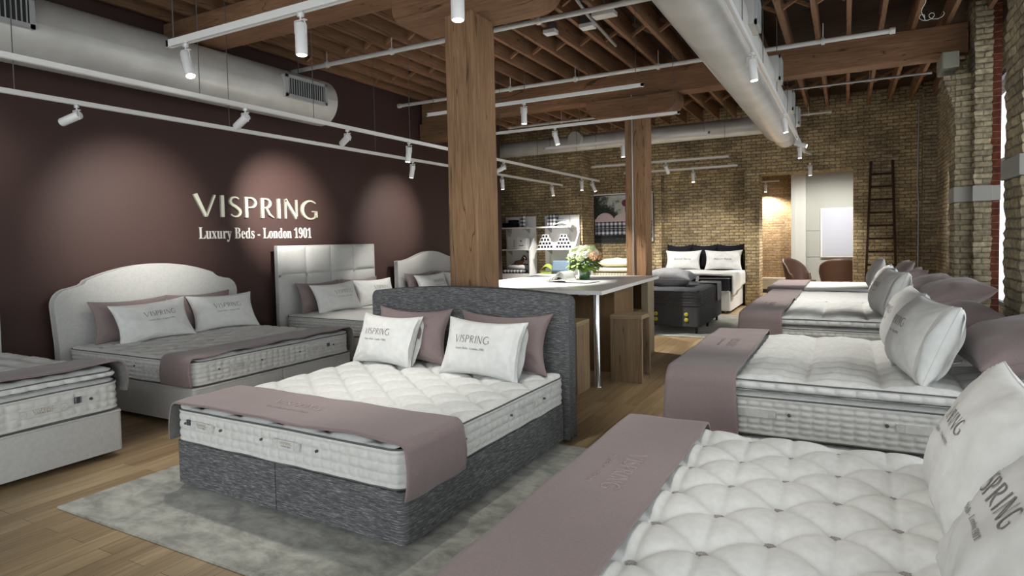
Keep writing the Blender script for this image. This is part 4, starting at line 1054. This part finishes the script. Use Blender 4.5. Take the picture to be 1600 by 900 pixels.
pillow('logo_pillow', 'white pillow just behind the nearest one on the third right hand bed', (.31, 8.72, .7), 268, 20, .80, .52, .26, pillow_w, 'brand', 0, 55, pinch=.05, tw=.4)
pillow('pillow', 'mauve pillow slumped at the near side head of the third right hand bed', (.64, 7.93, .84), 266, 74, .92, .66, .32, mauve, None, 0, 56, tagp=True)
pillow('pillow', 'mauve pillow slumped at the far side head of the third right hand bed', (.56, 8.86, .84), 270, 72, .84, .62, .28, mauve, None, 0, 57)
# R4
right_base(10.15, .72, 'narrow pale divan base of the fourth bed in the right hand row')
r4 = empty('mattress', (FX, 10.15, 0), -PI/2, 'white mattress of the narrow fourth bed in the right hand row', 'mattress')
make_mattress('mattress_body', r4, .72, 1.0, .33, .70, tufted(.2, .3, .014, .006, .02, .05), seed=61, step=.03, cell=.08, rows=4)
runner('bed_runner', 'mauve runner on the narrow fourth bed in the right hand row', (FX, 10.15, 0), -PI/2, .72, -1.02, .44, .712, .3, .3, seed=63, foot_wave=.01, r=.08)
pillow('logo_pillow', 'white pillow on the narrow fourth bed in the right hand row', (.36, 10.1, .69), 272, 24, .76, .5, .24, pillow_w, None, 0, 64)
pillow('pillow', 'mauve pillow on the narrow fourth bed in the right hand row', (.6, 10.1, .69), 270, 40, .84, .54, .22, mauve, None, 0, 65)
# R5
right_base(12.2, .965, 'pale divan base of the farthest bed in the right hand row')
r5 = empty('mattress', (FX-.12, 12.2, 0), -PI/2, 'thin looking pale mattress of the farthest bed in the right hand row', 'mattress')
make_mattress('mattress_body', r5, .965, 1.0, .33, .70, tufted(.2, .3, .014, .006, .02, .05), seed=71, step=.04, cell=.09, rows=4)
runner('bed_runner', 'mauve runner on the farthest bed in the right hand row', (FX-.12, 12.2, 0), -PI/2, .965, -1.02, .56, .712, .3, .3, seed=73, foot_wave=.01, r=.05)
pillow('pillow', 'pale grey pillow on the farthest bed in the right hand row', (.33, 11.9, .69), 270, 22, .78, .54, .22, cloth('pale_grey_cotton', [(.3, (.5, .49, .48)), (.7, (.56, .55, .54))], 30), None, 0, 74)
pillow('pillow', 'mauve pillow at the head of the farthest bed in the right hand row', (.62, 12.2, .69), 270, 38, .9, .56, .22, mauve, None, 0, 75)
# ================================================================== TABLE AND STOOLS
tbl = empty('display_table', (0, 0, 0), 0, 'white-topped counter table with brown cabinet base and steel leg behind the headboard', 'table')
mb = MB(); mb.prism([(-4.15, 5.93), (-2.18, 5.93), (-2.3, 8.55), (-4.15, 8.5)], 1.025, 1.065, 'z'); mb.build('table_top', counter_white, tbl, bevel=.006)
for (x, y) in ((-2.36, 6.25), (-4.0, 6.25)):
    mb = MB(); mb.tube([(x, y, .0), (x, y, .008), (x, y, .012), (x, y, 1.025)], [.05, .05, .033, .033], 24); o = mb.build('leg', chrome, tbl)
mb = MB(); mb.box(-2.55, -2.45, 6.2, 6.28, .985, 1.025); mb.box(-3.1, -3.02, 6.0, 6.06, .99, 1.025); mb.build('bracket', galv, tbl)
mb = MB()
mb.box(-3.95, -2.42, 7.0, 7.03, 0, 1.024)     # front panel
mb.box(-2.45, -2.42, 7.03, 7.74, 0, 1.024)
mb.box(-2.45, -2.42, 7.74, 8.2, 0, .62)
mb.box(-3.95, -2.45, 7.03, 8.5, 0, .03); mb.box(-3.9, -2.45, 7.71, 7.74, .03, 1.024); mb.box(-3.0, -2.97, 7.74, 8.2, .6, 1.024); mb.box(-3.0, -2.44, 7.74, 8.2, .6, .63)
mb.box(-3.95, -3.92, 7.03, 8.5, .03, 1.024); mb.box(-3.92, -2.45, 8.47, 8.5, .03, 1.024)
mb.build('cabinet', cab_m, tbl)
mb = MB(); mb.box(-2.45, -2.36, 8.2, 8.5, 0, 1.024); mb.build('end_panel', mat('tan_laminate', (.33, .27, .18), .5), tbl)
def stool(x, y, rz, label):
    t = empty('wooden_stool', (x, y, 0), rz, label, 'stool')
    w, d, h, th = .36, .34, .75, .045
    for (a, b_, nm) in (((-w/2, w/2, -d/2, -d/2+th, 0, h-th), 0, 'side_panel'), ((-w/2, w/2, d/2-th, d/2, 0, h-th), 0, 'side_panel')):
        mb = MB(); mb.box(*a); mb.build(nm, stool_m, t, bevel=.004)
    mb = MB(); mb.box(-w/2, w/2, -d/2, d/2, h-th, h); mb.build('seat', wood_lit_top, t, bevel=.004)
    mb = MB(); mb.box(-w/2, w/2, -d/2+th, d/2-th, 0, th); mb.build('bottom_board', stool_m, t, bevel=.003)
wood_lit_top = wood('rustic_oak_lit_top', 0, [(.46, .34, .2), (.34, .24, .14), (.54, .42, .27)], 9)  # lighter copy of the stool oak: light on the seat put into colour
stool(-2.14, 6.73, 0, 'box shaped rustic wooden stool right of the steel table leg')
stool(-2.58, 5.98, PI/2, 'box shaped rustic wooden stool between the tweed headboard and the steel table leg')
# bottles and papers in the cabinet niche
for k, (x, y, hh, m_, lab) in enumerate(((-2.6, 7.83, .24, panel_blue, 'pale bottle with a dark cap nearest the front in the table niche'), (-2.55, 7.95, .3, white_pl, 'tall white bottle in the table niche'), (-2.6, 8.06, .26, grey_pillow, 'grey bottle at the back of the table niche'))):
    t = empty('bottle', (x, y, .63), 0, lab, 'bottle')
    b = MB(); b.tube([(0, 0, 0), (0, 0, .01), (0, 0, hh*.65), (0, 0, hh*.78), (0, 0, hh*.9)], [.03, .036, .036, .016, .014], 16); b.build('bottle_body', m_, t)
    b = MB(); b.tube([(0, 0, hh*.9), (0, 0, hh)], .017, 12); b.build('cap', navy, t)
# vase with flowers
vx, vy, vz = -3.03, 7.6, 1.066
t = empty('flower_vase', (vx, vy, vz), 0, 'short green glass vase full of cream and peach flowers on the table', 'vase of flowers')
b = MB(); n = 24; b.tube([(0, 0, 0), (0, 0, .004), (0, 0, .16)], [.068, .072, .075], 28); b.build('vase', vase_glass, t)
rnd = random.Random(5)
leafg = [mat('leaf_green', (.09, .17, .03), .5), mat('leaf_light', (.2, .3, .06), .5)]
b = MB()
def leaf(mb, p, d, L_, w_, mi):
    d = d.normalized(); s = d.cross(Vector((0, 0, 1))); s = s.normalized() if s.length > .01 else Vector((1, 0, 0)); nrm = s.cross(d)
    vs = []
    for i in range(6):
        u = i/5; w = w_*math.sin(PI*min(.98, u*.9+.08)); c = p+d*L_*u+Vector((0, 0, -.25*L_*u*u)); vs += [c-s*w, c+nrm*w*.25, c+s*w]
    mb.add(vs, [(i*3+k, i*3+k+1, i*3+k+4, i*3+k+3) for i in range(5) for k in (0, 1)], mi, True)
for k in range(230):
    a = rnd.random()*2*PI; el = rnd.uniform(-.45, .6); r0 = rnd.uniform(.1, .19)
    d = Vector((math.cos(a)*math.cos(el), math.sin(a)*math.cos(el), math.sin(el)))
    leaf(b, Vector((0, 0, .22))+d*r0, d+Vector((0, 0, rnd.uniform(-.4, .3))), rnd.uniform(.06, .1), rnd.uniform(.02, .036), rnd.randrange(2))
b.build('foliage', leafg, t)
for k in range(12):
    a = k*2*PI/12; b = MB(); b.tube([(math.cos(a)*.03, math.sin(a)*.03, .01), (math.cos(a+1)*.04, math.sin(a+1)*.04, .12), (math.cos(a)*.08, math.sin(a)*.08, .24)], .004, 5); b.build('stem', leafg[0], t)
fm = [mat('cream_petal', (.72, .7, .5), .7), mat('peach_petal', (.75, .42, .24), .7), mat('pale_green_petal', (.52, .6, .32), .7), mat('white_petal', (.75, .75, .62), .7)]
def blossom(rad, kind, seed):
    b = MB(); rn = random.Random(seed)
    if kind == 'rose':
        for ring in range(4):
            m_ = 5+ring; rr_ = rad*(.3+.22*ring)
            for i in range(m_):
                a0 = 2*PI*i/m_+ring; 
                def pf(u, v, a0=a0, rr_=rr_, ring=ring): a = a0+(u-.5)*1.5; k = rr_*(.55+.45*math.sin(v*PI*.6)); return (math.cos(a)*k, math.sin(a)*k, -rad*.5+rad*(1.25-.18*ring)*v-.1*rad*abs(u-.5))
                b.grid(pf, 4, 4)
    else:
        for i in range(46):
            z = 1-1.5*(i+.5)/46; a = i*2.4; rr_ = math.sqrt(max(0, 1-z*z)); c = Vector((math.cos(a)*rr_, math.sin(a)*rr_, z))*rad*.85; s = rad*.26
            u_ = c.orthogonal().normalized(); w_ = c.cross(u_).normalized(); nrm = c.normalized()
            for q in range(4):
                a2 = q*PI/2+i; e1 = u_*math.cos(a2)+w_*math.sin(a2); e2 = u_*math.cos(a2+.8)+w_*math.sin(a2+.8); e3 = u_*math.cos(a2-.8)+w_*math.sin(a2-.8)
                b.add([c, c+e3*s*.7+nrm*s*.15, c+e1*s+nrm*s*.25, c+e2*s*.7+nrm*s*.15], [(0, 1, 2, 3)], 0, True)
    return b
spots = []
for k in range(34):
    z = .28+.7*((k+.5)/34); a = k*2.39996; rr_ = math.sqrt(max(0, 1-z*z)); spots.append((math.cos(a)*rr_*.205, math.sin(a)*rr_*.205, .24+z*.18))
for k, s in enumerate(spots):
    kd = 'rose' if k % 4 == 0 else 'hyd'; mi = 1 if k % 8 == 0 or k == 5 else (0, 3, 2)[k % 3]
    o = blossom(.04+.012*(k % 3), kd, k).build('blossom', fm[mi], t); o.location = s
    d = Vector((s[0], s[1], s[2]-.2)); o.rotation_euler = Vector((0, 0, 1)).rotation_difference(d).to_euler()
# magazine, open with a curled page
t = empty('magazine', (-3.0, 6.95, 1.066), math.radians(-8), 'open magazine with curled pages in front of the flower vase', 'magazine')
b = MB(); b.box(-.02, .3, -.02, .28, 0, .006); b.box(-.3, -.02, -.02, .28, 0, .006); b.build('cover', ink_dark, t)
b = MB(); b.box(-.01, .29, -.01, .27, .006, .014); b.build('flat_pages', white_pl, t)
for k in range(7):
    def pg(u, v, k=k):
        a = PI*(.25+.08*k); s = u*.3; x = -.02-s*.95+.0; z = .012+(.075+.008*k)*math.sin(PI*min(1, u*1.0))**.8*(1-.25*u)+.003*k
        return (x+.02*k*u, -.01+.27*v, z)
    b = MB(); b.grid(pg, 14, 4); o = b.build('page', white_pl if k % 2 else mat('printed_page', (.4, .41, .38), .4), t); md = o.modifiers.new('s', 'SOLIDIFY'); md.thickness = .002
tag(MB().build('x', white_pl), None); bpy.data.objects.remove(bpy.data.objects['x'])

# ================================================================== BACK AREA
# small charcoal bed
db_ = empty('charcoal_bed', (-2.6, 11.2, 0), 0, 'low charcoal bed base on slim black legs with yellow buttons', 'bed')
mb = MB(); mb.prism([(x, y) for x, y in rring(.52, 1.0, .06, .3)], .13, .46, 'z'); mb.build('bed_box', char_base, db_, bevel=.01)
for sx in (-1, 1):
    for y in (-.9, 0, .9):
        mb = MB(); mb.tube([(sx*.44, y, 0), (sx*.44, y, .13)], [.018, .028], 12); mb.build('leg', black_m, db_)
for x in (-.2, .3):
    for z in (.24, .33):
        mb = MB(); mb.tube([(x, -1.0, z), (x, -1.012, z), (x, -1.016, z)], [.032, .032, .026], 20); mb.tube([(x, -1.01, z), (x, -1.02, z)], .012, 10); mb.build('button', yellow_m, db_)
mq = empty('mattress', (-2.6, 11.2, 0), 0, 'dark charcoal mattress on the low base with yellow buttons', 'mattress')
make_mattress('mattress_body', mq, .52, 1.0, .465, .74, tufted(.25, .3, .01, .004, .02, .05), seed=81, step=.03, cell=.3, rows=4, tick=char_mat, side=char_mat, piping=char_base)
pillow('pillow', 'flat grey pillow lying on the charcoal mattress', (-2.78, 10.72, .86), 180, 86, .86, .55, .34, grey_pillow, None, 0, 82)
mb = MB()
def th(u, v):
    x = .2+.34*min(1, u*2) if u < .5 else .545+.01*math.sin(v*9); z = .752 if u < .5 else .752-(u-.5)*2*.32
    return (x, .35+.35*v, z+.004*math.sin(v*8))
mb.grid(th, 16, 10); o = mb.build('folded_throw', grey_pillow, None, loc=(-2.6, 11.2, 0)); md = o.modifiers.new('s', 'SOLIDIFY'); md.thickness = .015; md.offset = 1
tag(o, 'grey throw hanging over the right edge of the charcoal mattress', 'throw')
mb = MB(); mb.box(-3.6, -1.55, 9.9, 13.0, 0, .012); tag(mb.build('area_rug', rug_m, bevel=.003), 'grey green rug under the small charcoal bed', 'rug')
# white bed in the niche
wb = empty('white_bed', (-2.98, 14.2, 0), 0, 'white upholstered bed base in the brick niche', 'bed')
divan(wb, .9, -.98, 1.0, .06, .45, white_linen, .04, None, caster_m=beige_m)
wm = empty('mattress', (-2.98, 14.2, 0), 0, 'black mattress with thin pale lines on the white base in the niche', 'mattress')
make_mattress('mattress_body', wm, .9, .99, .455, .76, lambda x, y: 0, seed=91, step=.06, cell=.3, rows=5, tick=black_tick, side=black_tick, piping=white_linen)
def duv(u, v):
    # covers top, hangs over the right side and a little at the foot
    x = -.92+1.86*min(1, u/.8); z = .80+.02*math.sin(v*9+x*5)*.5
    if u > .8: x = .94+.012*math.sin(v*14); z = .79-(u-.8)/.2*(.42-.15*v)
    y = -.62-.36*(1 if u < .78 else 1)+1.6*v
    if u <= .8: z += .012*noise.noise(Vector((x*5, v*8, 1)))
    return (x, y, z)
mb = MB(); mb.grid(duv, 50, 30); o = mb.build('duvet', white_linen, None, loc=(-2.98, 14.2, 0)); md = o.modifiers.new('s', 'SOLIDIFY'); md.thickness = .035; md.offset = 0
tag(o, 'white duvet over the black mattress in the niche, hanging down at right', 'duvet')
mb = MB()
mb.add([(-2.78, 13.196, .64), (-2.72, 13.196, .64), (-2.70, 13.192, .78), (-2.76, 13.192, .78)], [(0, 1, 2, 3)]); o = mb.build('care_label', white_pl, wm); o.matrix_parent_inverse = Matrix.Translation((2.98, -14.2, 0))
md = o.modifiers.new('s', 'SOLIDIFY'); md.thickness = .003
for k, x in enumerate((-3.55, -2.96, -2.38)):
    o = pillow('square_cushion', ['navy cushion with a frilled top at the left against the niche wall', 'navy frilled cushion in the middle against the niche wall', 'navy frilled cushion at the right against the niche wall'][k], (x, 15.08, .8), 180, 6, .62, .62, .16, navy, None, 0, 92+k, group='navy cushions in the niche')
    for i in range(9):
        pass
    m = MB()
    for i in range(7):
        xx = -.26+.52*i/6; zz = .60-.02*(1-(xx/.3)**2); m.tube([(xx, 0, zz-.01), (xx+.01, 0, zz+.025)], [.012, .006], 6)
    m.tube([(-.28+.56*i/8, 0, .595-.02*(1-(i/4-1)**2)) for i in range(9)], .008, 6)
    q = m.build('fringe', beige_cl, o)
for k, x in enumerate((-3.42, -2.5)):
    pillow('script_pillow', ['white pillow with script lettering at the left of the niche bed', 'white pillow with script lettering at the right of the niche bed'][k], (x, 14.83, .81), 180, 14, .84, .48, .18, white_linen, 'diamond', 0, 96+k, tcol=ink_dark, pinch=.1)
# daybed behind the rear post with check cover
dbd = empty('daybed', (-4.9, 14.62, 0), 0, 'check covered daybed under the poster, partly behind the rear post', 'daybed')
mb = MB(); mb.box(-.75, .75, -.45, .45, .1, .62); mb.build('bed_box', ging_beige, dbd, bevel=.03)
mb = MB(); mb.box(-.74, .74, -.44, .44, .63, .78); mb.build('mattress_pad', ging_beige, dbd, bevel=.06, seg=4)
mb = MB(); mb.box(-.76, .76, -.46, .46, .79, .88); mb.build('top_pad', beige_cl, dbd, bevel=.04, seg=4)
for sx in (-.65, .65):
    for y in (-.35, .35):
        mb = MB(); mb.tube([(sx, y, 0), (sx, y, .1)], .025, 10); mb.build('leg', black_m, dbd)
pillow('pillow', 'beige pillow lying on the check covered daybed', (-4.98, 14.42, .98), 180, 84, .95, .5, .2, beige_cl, None, 0, 99)
mb = MB(); mb.grid(lambda u, v: (-5.70+.3*u, 13.83+.28*v+.02*math.sin(u*9), 1.0+.04*math.sin(PI*u)-.55*max(0, u-.7)*0-.4*(max(0, .25-v)/.25 if v < .25 else 0)), 16, 16)
o = mb.build('blue_blanket', blue_cl); md = o.modifiers.new('s', 'SOLIDIFY'); md.thickness = .05; tag(o, 'blue grey blanket folded on the stand to the right of the flowers', 'blanket')
mb = MB(); mb.box(-5.7, -5.4, 13.85, 14.1, 0, .95); tag(mb.build('blanket_stand', white_pl, bevel=.01), 'white stand under the blue grey blanket behind the flowers', 'stand')

# poster in its niche (flat picture panel)
pt = empty('wall_poster', (-5.0, 15.06, 2.1), 0, 'large dark photographic poster of a check bed with pink pillows in the brick recess', 'poster')
b = MB(); b.box(-.84, .84, 0, .03, -.62, .62); b.build('panel', black_m, pt)
def poster_bg():
    m = mat('poster_print', (.2, .2, .2), .35); P = m.node_tree.nodes['Principled BSDF']
    mp = coords(m, (1, 1, 1)); n = N(m, 'ShaderNodeTexNoise'); n.inputs['Scale'].default_value = 3.2; n.inputs['Detail'].default_value = 8; n.inputs['Roughness'].default_value = .7; L(m, mp, 'Vector', n, 'Vector')
    sep = N(m, 'ShaderNodeSeparateXYZ'); L(m, mp, 'Vector', sep, 0)
    md = N(m, 'ShaderNodeMath', operation='MULTIPLY_ADD'); md.inputs[1].default_value = .34; L(m, sep, 0, md, 0); L(m, n, 'Fac', md, 2)
    md2 = N(m, 'ShaderNodeMath', operation='MULTIPLY_ADD'); md2.inputs[1].default_value = .26; L(m, sep, 2, md2, 0); L(m, md, 0, md2, 2)
    r = ramp(m, [(.40, (.012, .016, .014)), (.47, (.09, .1, .085)), (.53, (.4, .42, .4)), (.7, (.6, .62, .6))]); L(m, md2, 0, r, 'Fac'); L(m, r, 'Color', P, 'Base Color'); return m
b = MB(); b.box(-.82, .82, -.004, 0, -.60, .58); b.build('print', poster_bg(), pt)
b = MB(); b.box(-.68, .80, -.008, -.004, -.44, -.07); b.build('printed_bed', ging_blue, pt)
b = MB(); b.box(-.68, .80, -.0085, -.004, -.27, -.24); b.box(-.69, .8, -.0085, -.004, -.08, -.01, 1); b.box(-.75, .8, -.0085, -.004, -.5, -.42); b.build('printed_band', [black_tick, mat('printed_pink', (.6, .48, .5), .5)], pt)
for (x0, x1) in ((-.67, -.17), (-.2, .5)):
    b = MB(); b.prism([(x0+(x1-x0)*i/12, -.02+.17*math.sin(PI*i/12)**.6) for i in range(13)], -.0095, -.004, 'y'); b.build('printed_pillow', mat('printed_pillow_pink', (.58, .47, .5), .5), pt)
b = MB(); b.prism([(.12+.10*math.cos(a), .38+.09*math.sin(a)) for a in [2*PI*i/12 for i in range(12)]], -.009, -.004, 'y'); b.box(.11, .125, -.009, -.004, .15, .33); b.build('printed_tree', mat('printed_magenta', (.16, .02, .07), .5), pt)
b = MB(); b.box(-.83, .83, -.01, .03, .6, .63); b.build('rail', white_pl, pt)

# shelving units with stock
def shelf_unit(x0, x1, label):
    t = empty('shelf_unit', ((x0+x1)/2, 14.2, 0), 0, label, 'shelf'); w = (x1-x0)/2
    for (a, b_) in ((-w, -w*.72), (-w*.7, w*.45), (w*.47, w)):
        b = MB(); b.box(a, b_, 0, .03, .1, 2.2); b.build('back_panel', white_pl, t, bevel=.003)
    b = MB(); b.box(-w, w, .03, .045, .1, 2.18); b.build('backing_rail', ink_dark, t)
    for z in (1.34, 1.89):
        b = MB(); b.box(-w-.08, w-.08, -.36, 0, z, z+.035); o = b.build('shelf_board', white_pl, t, bevel=.004)
        for x in (-w*.6, w*.6):
            b = MB(); b.prism([(-.3, z), (0, z), (0, z-.12)], x-.006, x+.006, 'x'); b.build('shelf_bracket', galv, o)
    b = MB(); b.box(-w-.1, w, -.4, 0, .62, .75); b.box(-w-.08, w-.02, -.38, 0, .0, .62); b.build('base_cabinet', white_pl, t, bevel=.005)
    b = MB(); b.prism([(-.36, 1.34), (0, 1.78), (0, .75), (-.36, .75)], w-.03, w, 'x'); b.build('side_panel', white_pl, t)
    return t
shelf_unit(-7.85, -6.97, 'white shelf unit just right of the front post, with a toy horse on it')
shelf_unit(-6.72, -5.78, 'white shelf unit behind the flowers, with pyramids of small boxes')
def item_box(name, x, y, z, sx, sy, sz, m, label, cat, group=None, rz=0, bev=.004):
    b = MB(); b.box(-sx/2, sx/2, -sy/2, sy/2, 0, sz); o = b.build(name, m, bevel=bev); o.location = (x, y, z); o.rotation_euler = (0, 0, rz); return tag(o, label, cat, group)
item_box('folded_blanket', -7.6, 14.02, 1.927, .38, .25, .12, navy, 'dark navy folded blanket, lower of two on the left unit top shelf', 'blanket', bev=.03)
item_box('folded_blanket', -7.52, 14.02, 2.048, .22, .2, .07, navy, 'smaller dark folded blanket on top of another, left unit top shelf', 'blanket', bev=.02)
b = MB(); b.tube([(0, 0, 0), (0, 0, .02), (0, 0, .28), (0, 0, .3)], [.06, .07, .07, .05], 20); o = b.build('check_roll', ging); o.location = (-7.25, 14.0, 1.926); tag(o, 'upright black and white check roll on the left shelf unit', 'roll')
item_box('gift_box', -7.55, 14.08, 1.376, .3, .2, .32, white_pl, 'pale grey box at the left on the middle shelf of the left unit', 'box')
item_box('gift_box', -7.26, 14.04, 1.376, .28, .22, .27, white_pl, 'white box with a small dark emblem on the middle shelf of the left unit', 'box')
for q, (a_, b_, c_, d_, e1, e2) in enumerate(((-7.29, -7.25, 13.926, 13.929, 1.56, 1.59), (-7.33, -7.2, 13.926, 13.929, 1.45, 1.47), (-7.5, -7.49, 13.975, 13.978, 1.42, 1.62))):
    b = MB(); b.box(a_, b_, c_, d_, e1, e2); o = b.build('box_emblem', ink_dark)
    P_ = bpy.data.objects['gift_box' if q == 2 else 'gift_box.001']; o.parent = P_; o.matrix_parent_inverse = Matrix.Translation(-P_.location)
b = MB(); b.box(-.3, .3, -.16, .16, 0, .1); o = b.build('check_blanket', ging, bevel=.045, seg=4); o.location = (-7.48, 13.98, .752); tag(o, 'folded black and white check blanket on the lowest shelf of the left unit', 'blanket')
b = MB(); b.tube([(-.24, 0, 0), (-.22, 0, 0), (.2, 0, 0), (.22, 0, 0)], [.03, .055, .055, .03], 16); o = b.build('bolster_cushion', white_linen); o.location = (-7.42, 13.96, .91); tag(o, 'small white bolster lying on the folded check blanket', 'cushion')
# toy horse
brn = mat('toy_brown_plush', (.07, .025, .012), .9)
t = empty('toy_horse', (-7.4, 14.05, .955), 0, 'brown plush toy horse with a white blaze lying on the shelf', 'toy')
b = MB()
def ell(mb, c, r, mi=0, n=14):
    mb.grid(lambda u, v: (c[0]+r[0]*math.cos(2*PI*u)*math.sin(PI*v), c[1]+r[1]*math.sin(2*PI*u)*math.sin(PI*v), c[2]+r[2]*math.cos(PI*v)), n, n//2, mi, wrapu=False)
b.tube([(-.14, 0, .03), (-.1, 0, .05), (0, 0, .07), (.06, 0, .08), (.1, 0, .13), (.13, 0, .2), (.17, -.02, .22), (.22, -.04, .17), (.24, -.05, .14)], [.02, .055, .062, .06, .045, .036, .042, .03, .022], 16); b.build('horse_body', brn, t)
b = MB(); b.tube([(.12, -.02, .03), (.2, -.05, .03), (.28, -.06, .02)], [.025, .02, .018], 10); b.tube([(-.08, -.03, .03), (-.02, -.09, .025), (.06, -.1, .02)], [.03, .022, .018], 10); b.build('leg', brn, t)
b = MB(); b.tube([(.175, -.058, .215), (.225, -.075, .165)], [.008, .012], 8); b.build('blaze', white_linen, t)
b = MB(); b.tube([(.1, 0, .17), (.13, .01, .235), (.16, 0, .25)], [.012, .018, .01], 8); b.tube([(.14, -.02, .25), (.14, -.025, .275)], [.01, .003], 6); b.build('mane', ink_dark, t)
b = MB(); b.tube([(-.14, 0, .04), (-.2, -.02, .02), (-.22, -.03, -.02)], [.012, .016, .008], 8); b.build('tail', ink_dark, t)
# right unit top: check bag and white cloth with sunglasses like strap
b = MB(); b.prism([(-.12, 0), (.09, 0), (.14, .3), (-.13, .28)], -.06, .06, 'y'); o = b.build('check_bag', ging, bevel=.02, seg=3); o.location = (-6.42, 14.03, 1.926); tag(o, 'black and white check bag standing on the right shelf unit', 'bag')
b = MB(); b.grid(lambda u, v: (-.25+.5*u, -.12+.24*v, .1*math.sin(PI*u)**.7*(.6+.4*math.sin(PI*v))+.005), 18, 10); o = b.build('white_cloth', white_linen); md = o.modifiers.new('s', 'SOLIDIFY'); md.thickness = .008; md.offset = 1; o.location = (-6.12, 14.0, 1.926); tag(o, 'crumpled white cloth beside the check bag on the right shelf unit', 'cloth')
b = MB(); b.tube([(-.14, 0, 0), (-.06, .01, .05), (.05, 0, .04), (.12, -.01, -.05), (.22, 0, -.09)], .01, 8); o = b.build('dark_strap', blue_cl); o.location = (-6.14, 13.98, 2.05); tag(o, 'dark blue strap draped over the crumpled white cloth', 'strap')
# pyramids of small boxes
k = 0; bx = None
for px in (-6.62, -6.12):
    for row, cnt in enumerate((5, 4, 3, 2)):
        for i in range(cnt):
            x = px+(i-(cnt-1)/2)*.085+.02
            if bx is None:
                bx = empty('small_box', (0, 0, 0)); b = MB(); b.box(-.04, .04, -.035, .035, 0, .085); b.build('carton', white_pl, bx, bevel=.003)
                b = MB(); b.box(-.03, .03, -.0375, -.0355, .015, .07); b.build('box_label', navy, bx); o = bx
            else: o = copy_tree(bx)
            side = 'left' if px < -6.4 else 'right'; nm = ('bottom', 'second', 'third', 'top')[row]
            o.location = (x, 13.98, 1.376+.0875*row); tag(o, 'small navy labelled carton in the %s row of the %s pyramid' % (nm, side), 'box', 'cartons in the %s row of the %s pyramid' % (nm, side))
b = MB(); b.grid(lambda u, v: (-.16+.32*u, -.12+.24*v, .25*math.sin(PI*(.08+.84*u))**.6*(.7+.3*math.sin(PI*v))), 18, 10); b.box(-.15, .15, -.11, .11, 0, .05); o = b.build('green_cushion', green_cl); o.location = (-6.55, 13.98, .752); tag(o, 'rounded lime green cushion on the lowest shelf behind the table', 'cushion')
b = MB(); b.box(-.24, .24, -.06, .06, 0, .3); o = b.build('blue_cushion', blue_cl, bevel=.05, seg=4); o.location = (-6.15, 13.86, .79); o.rotation_euler = (-.35, 0, .05); tag(o, 'slate blue folded blanket leaning beside the green cushion', 'blanket')

# ladder
t = empty('wooden_ladder', (0, 0, 0), 0, 'dark wooden ladder leaning against the brick back wall', 'ladder')
BL, BR, TL, TR = Vector((.33, 14.55, 0)), Vector((.90, 14.55, 0)), Vector((.45, 14.9, 3.08)), Vector((.83, 14.9, 3.08))
def bar(mb, a, b_, w, d):
    u = (b_-a).normalized(); s = Vector((1, 0, 0)); s = (s-u*s.dot(u)).normalized(); n_ = u.cross(s); vs = [p+s*(sx*w/2)+n_*(sy*d/2) for p in (a, b_) for sx in (-1, 1) for sy in (-1, 1)]
    mb.add(vs, [(0, 1, 3, 2), (4, 6, 7, 5), (0, 4, 5, 1), (2, 3, 7, 6), (0, 2, 6, 4), (1, 5, 7, 3)])
for a, b_ in ((BL, TL), (BR, TR)):
    mb = MB(); bar(mb, a, b_, .045, .08); mb.build('rail', ladder_m, t, bevel=.004)
for k in range(11):
    u = .05+.0865*k; mb = MB(); mb.tube([BL.lerp(TL, u), BR.lerp(TR, u)], .02, 10); mb.build('rung', ladder_m, t)
# armchairs beyond the doorway
def armchair(x, y, rz, label, w=.36):
    t = empty('armchair', (x, y, 0), rz, label, 'armchair')
    def shell(u, v, off=0):
        a = (u-.5)*PI*1.15; hgt = .42+.56*math.sin(PI*u)**.5 if True else 0
        top = .62+.38*max(0, math.cos(a))**.5; z = .4+(top-.4)*v; r = w*(1+.12*v)-off
        return (r*math.sin(a), r*math.cos(a)*.9+.08*v, z)
    b = MB(); b.grid(lambda u, v: shell(u, v), 30, 10); o = b.build('back_shell', leather, t); md = o.modifiers.new('s', 'SOLIDIFY'); md.thickness = .05
    b = MB(); b.prism([(w*.95*math.cos(a), w*.95*math.sin(a)) for a in [2*PI*i/24 for i in range(24)]], .34, .46, 'z'); b.build('seat', leather, t, bevel=.03, seg=3)
    for sx in (-1, 1):
        for sy in (-1, 1):
            b = MB(); b.tube([(sx*.3, sy*.28, 0), (sx*.2, sy*.2, .36)], .014, 8); b.build('leg', black_m, t)
armchair(-1.0, 17.1, math.radians(60), 'brown leather tub chair seen side on through the doorway')
armchair(-.12, 17.0, math.radians(180), 'brown leather tub chair with its back to the room, through the doorway', .42)
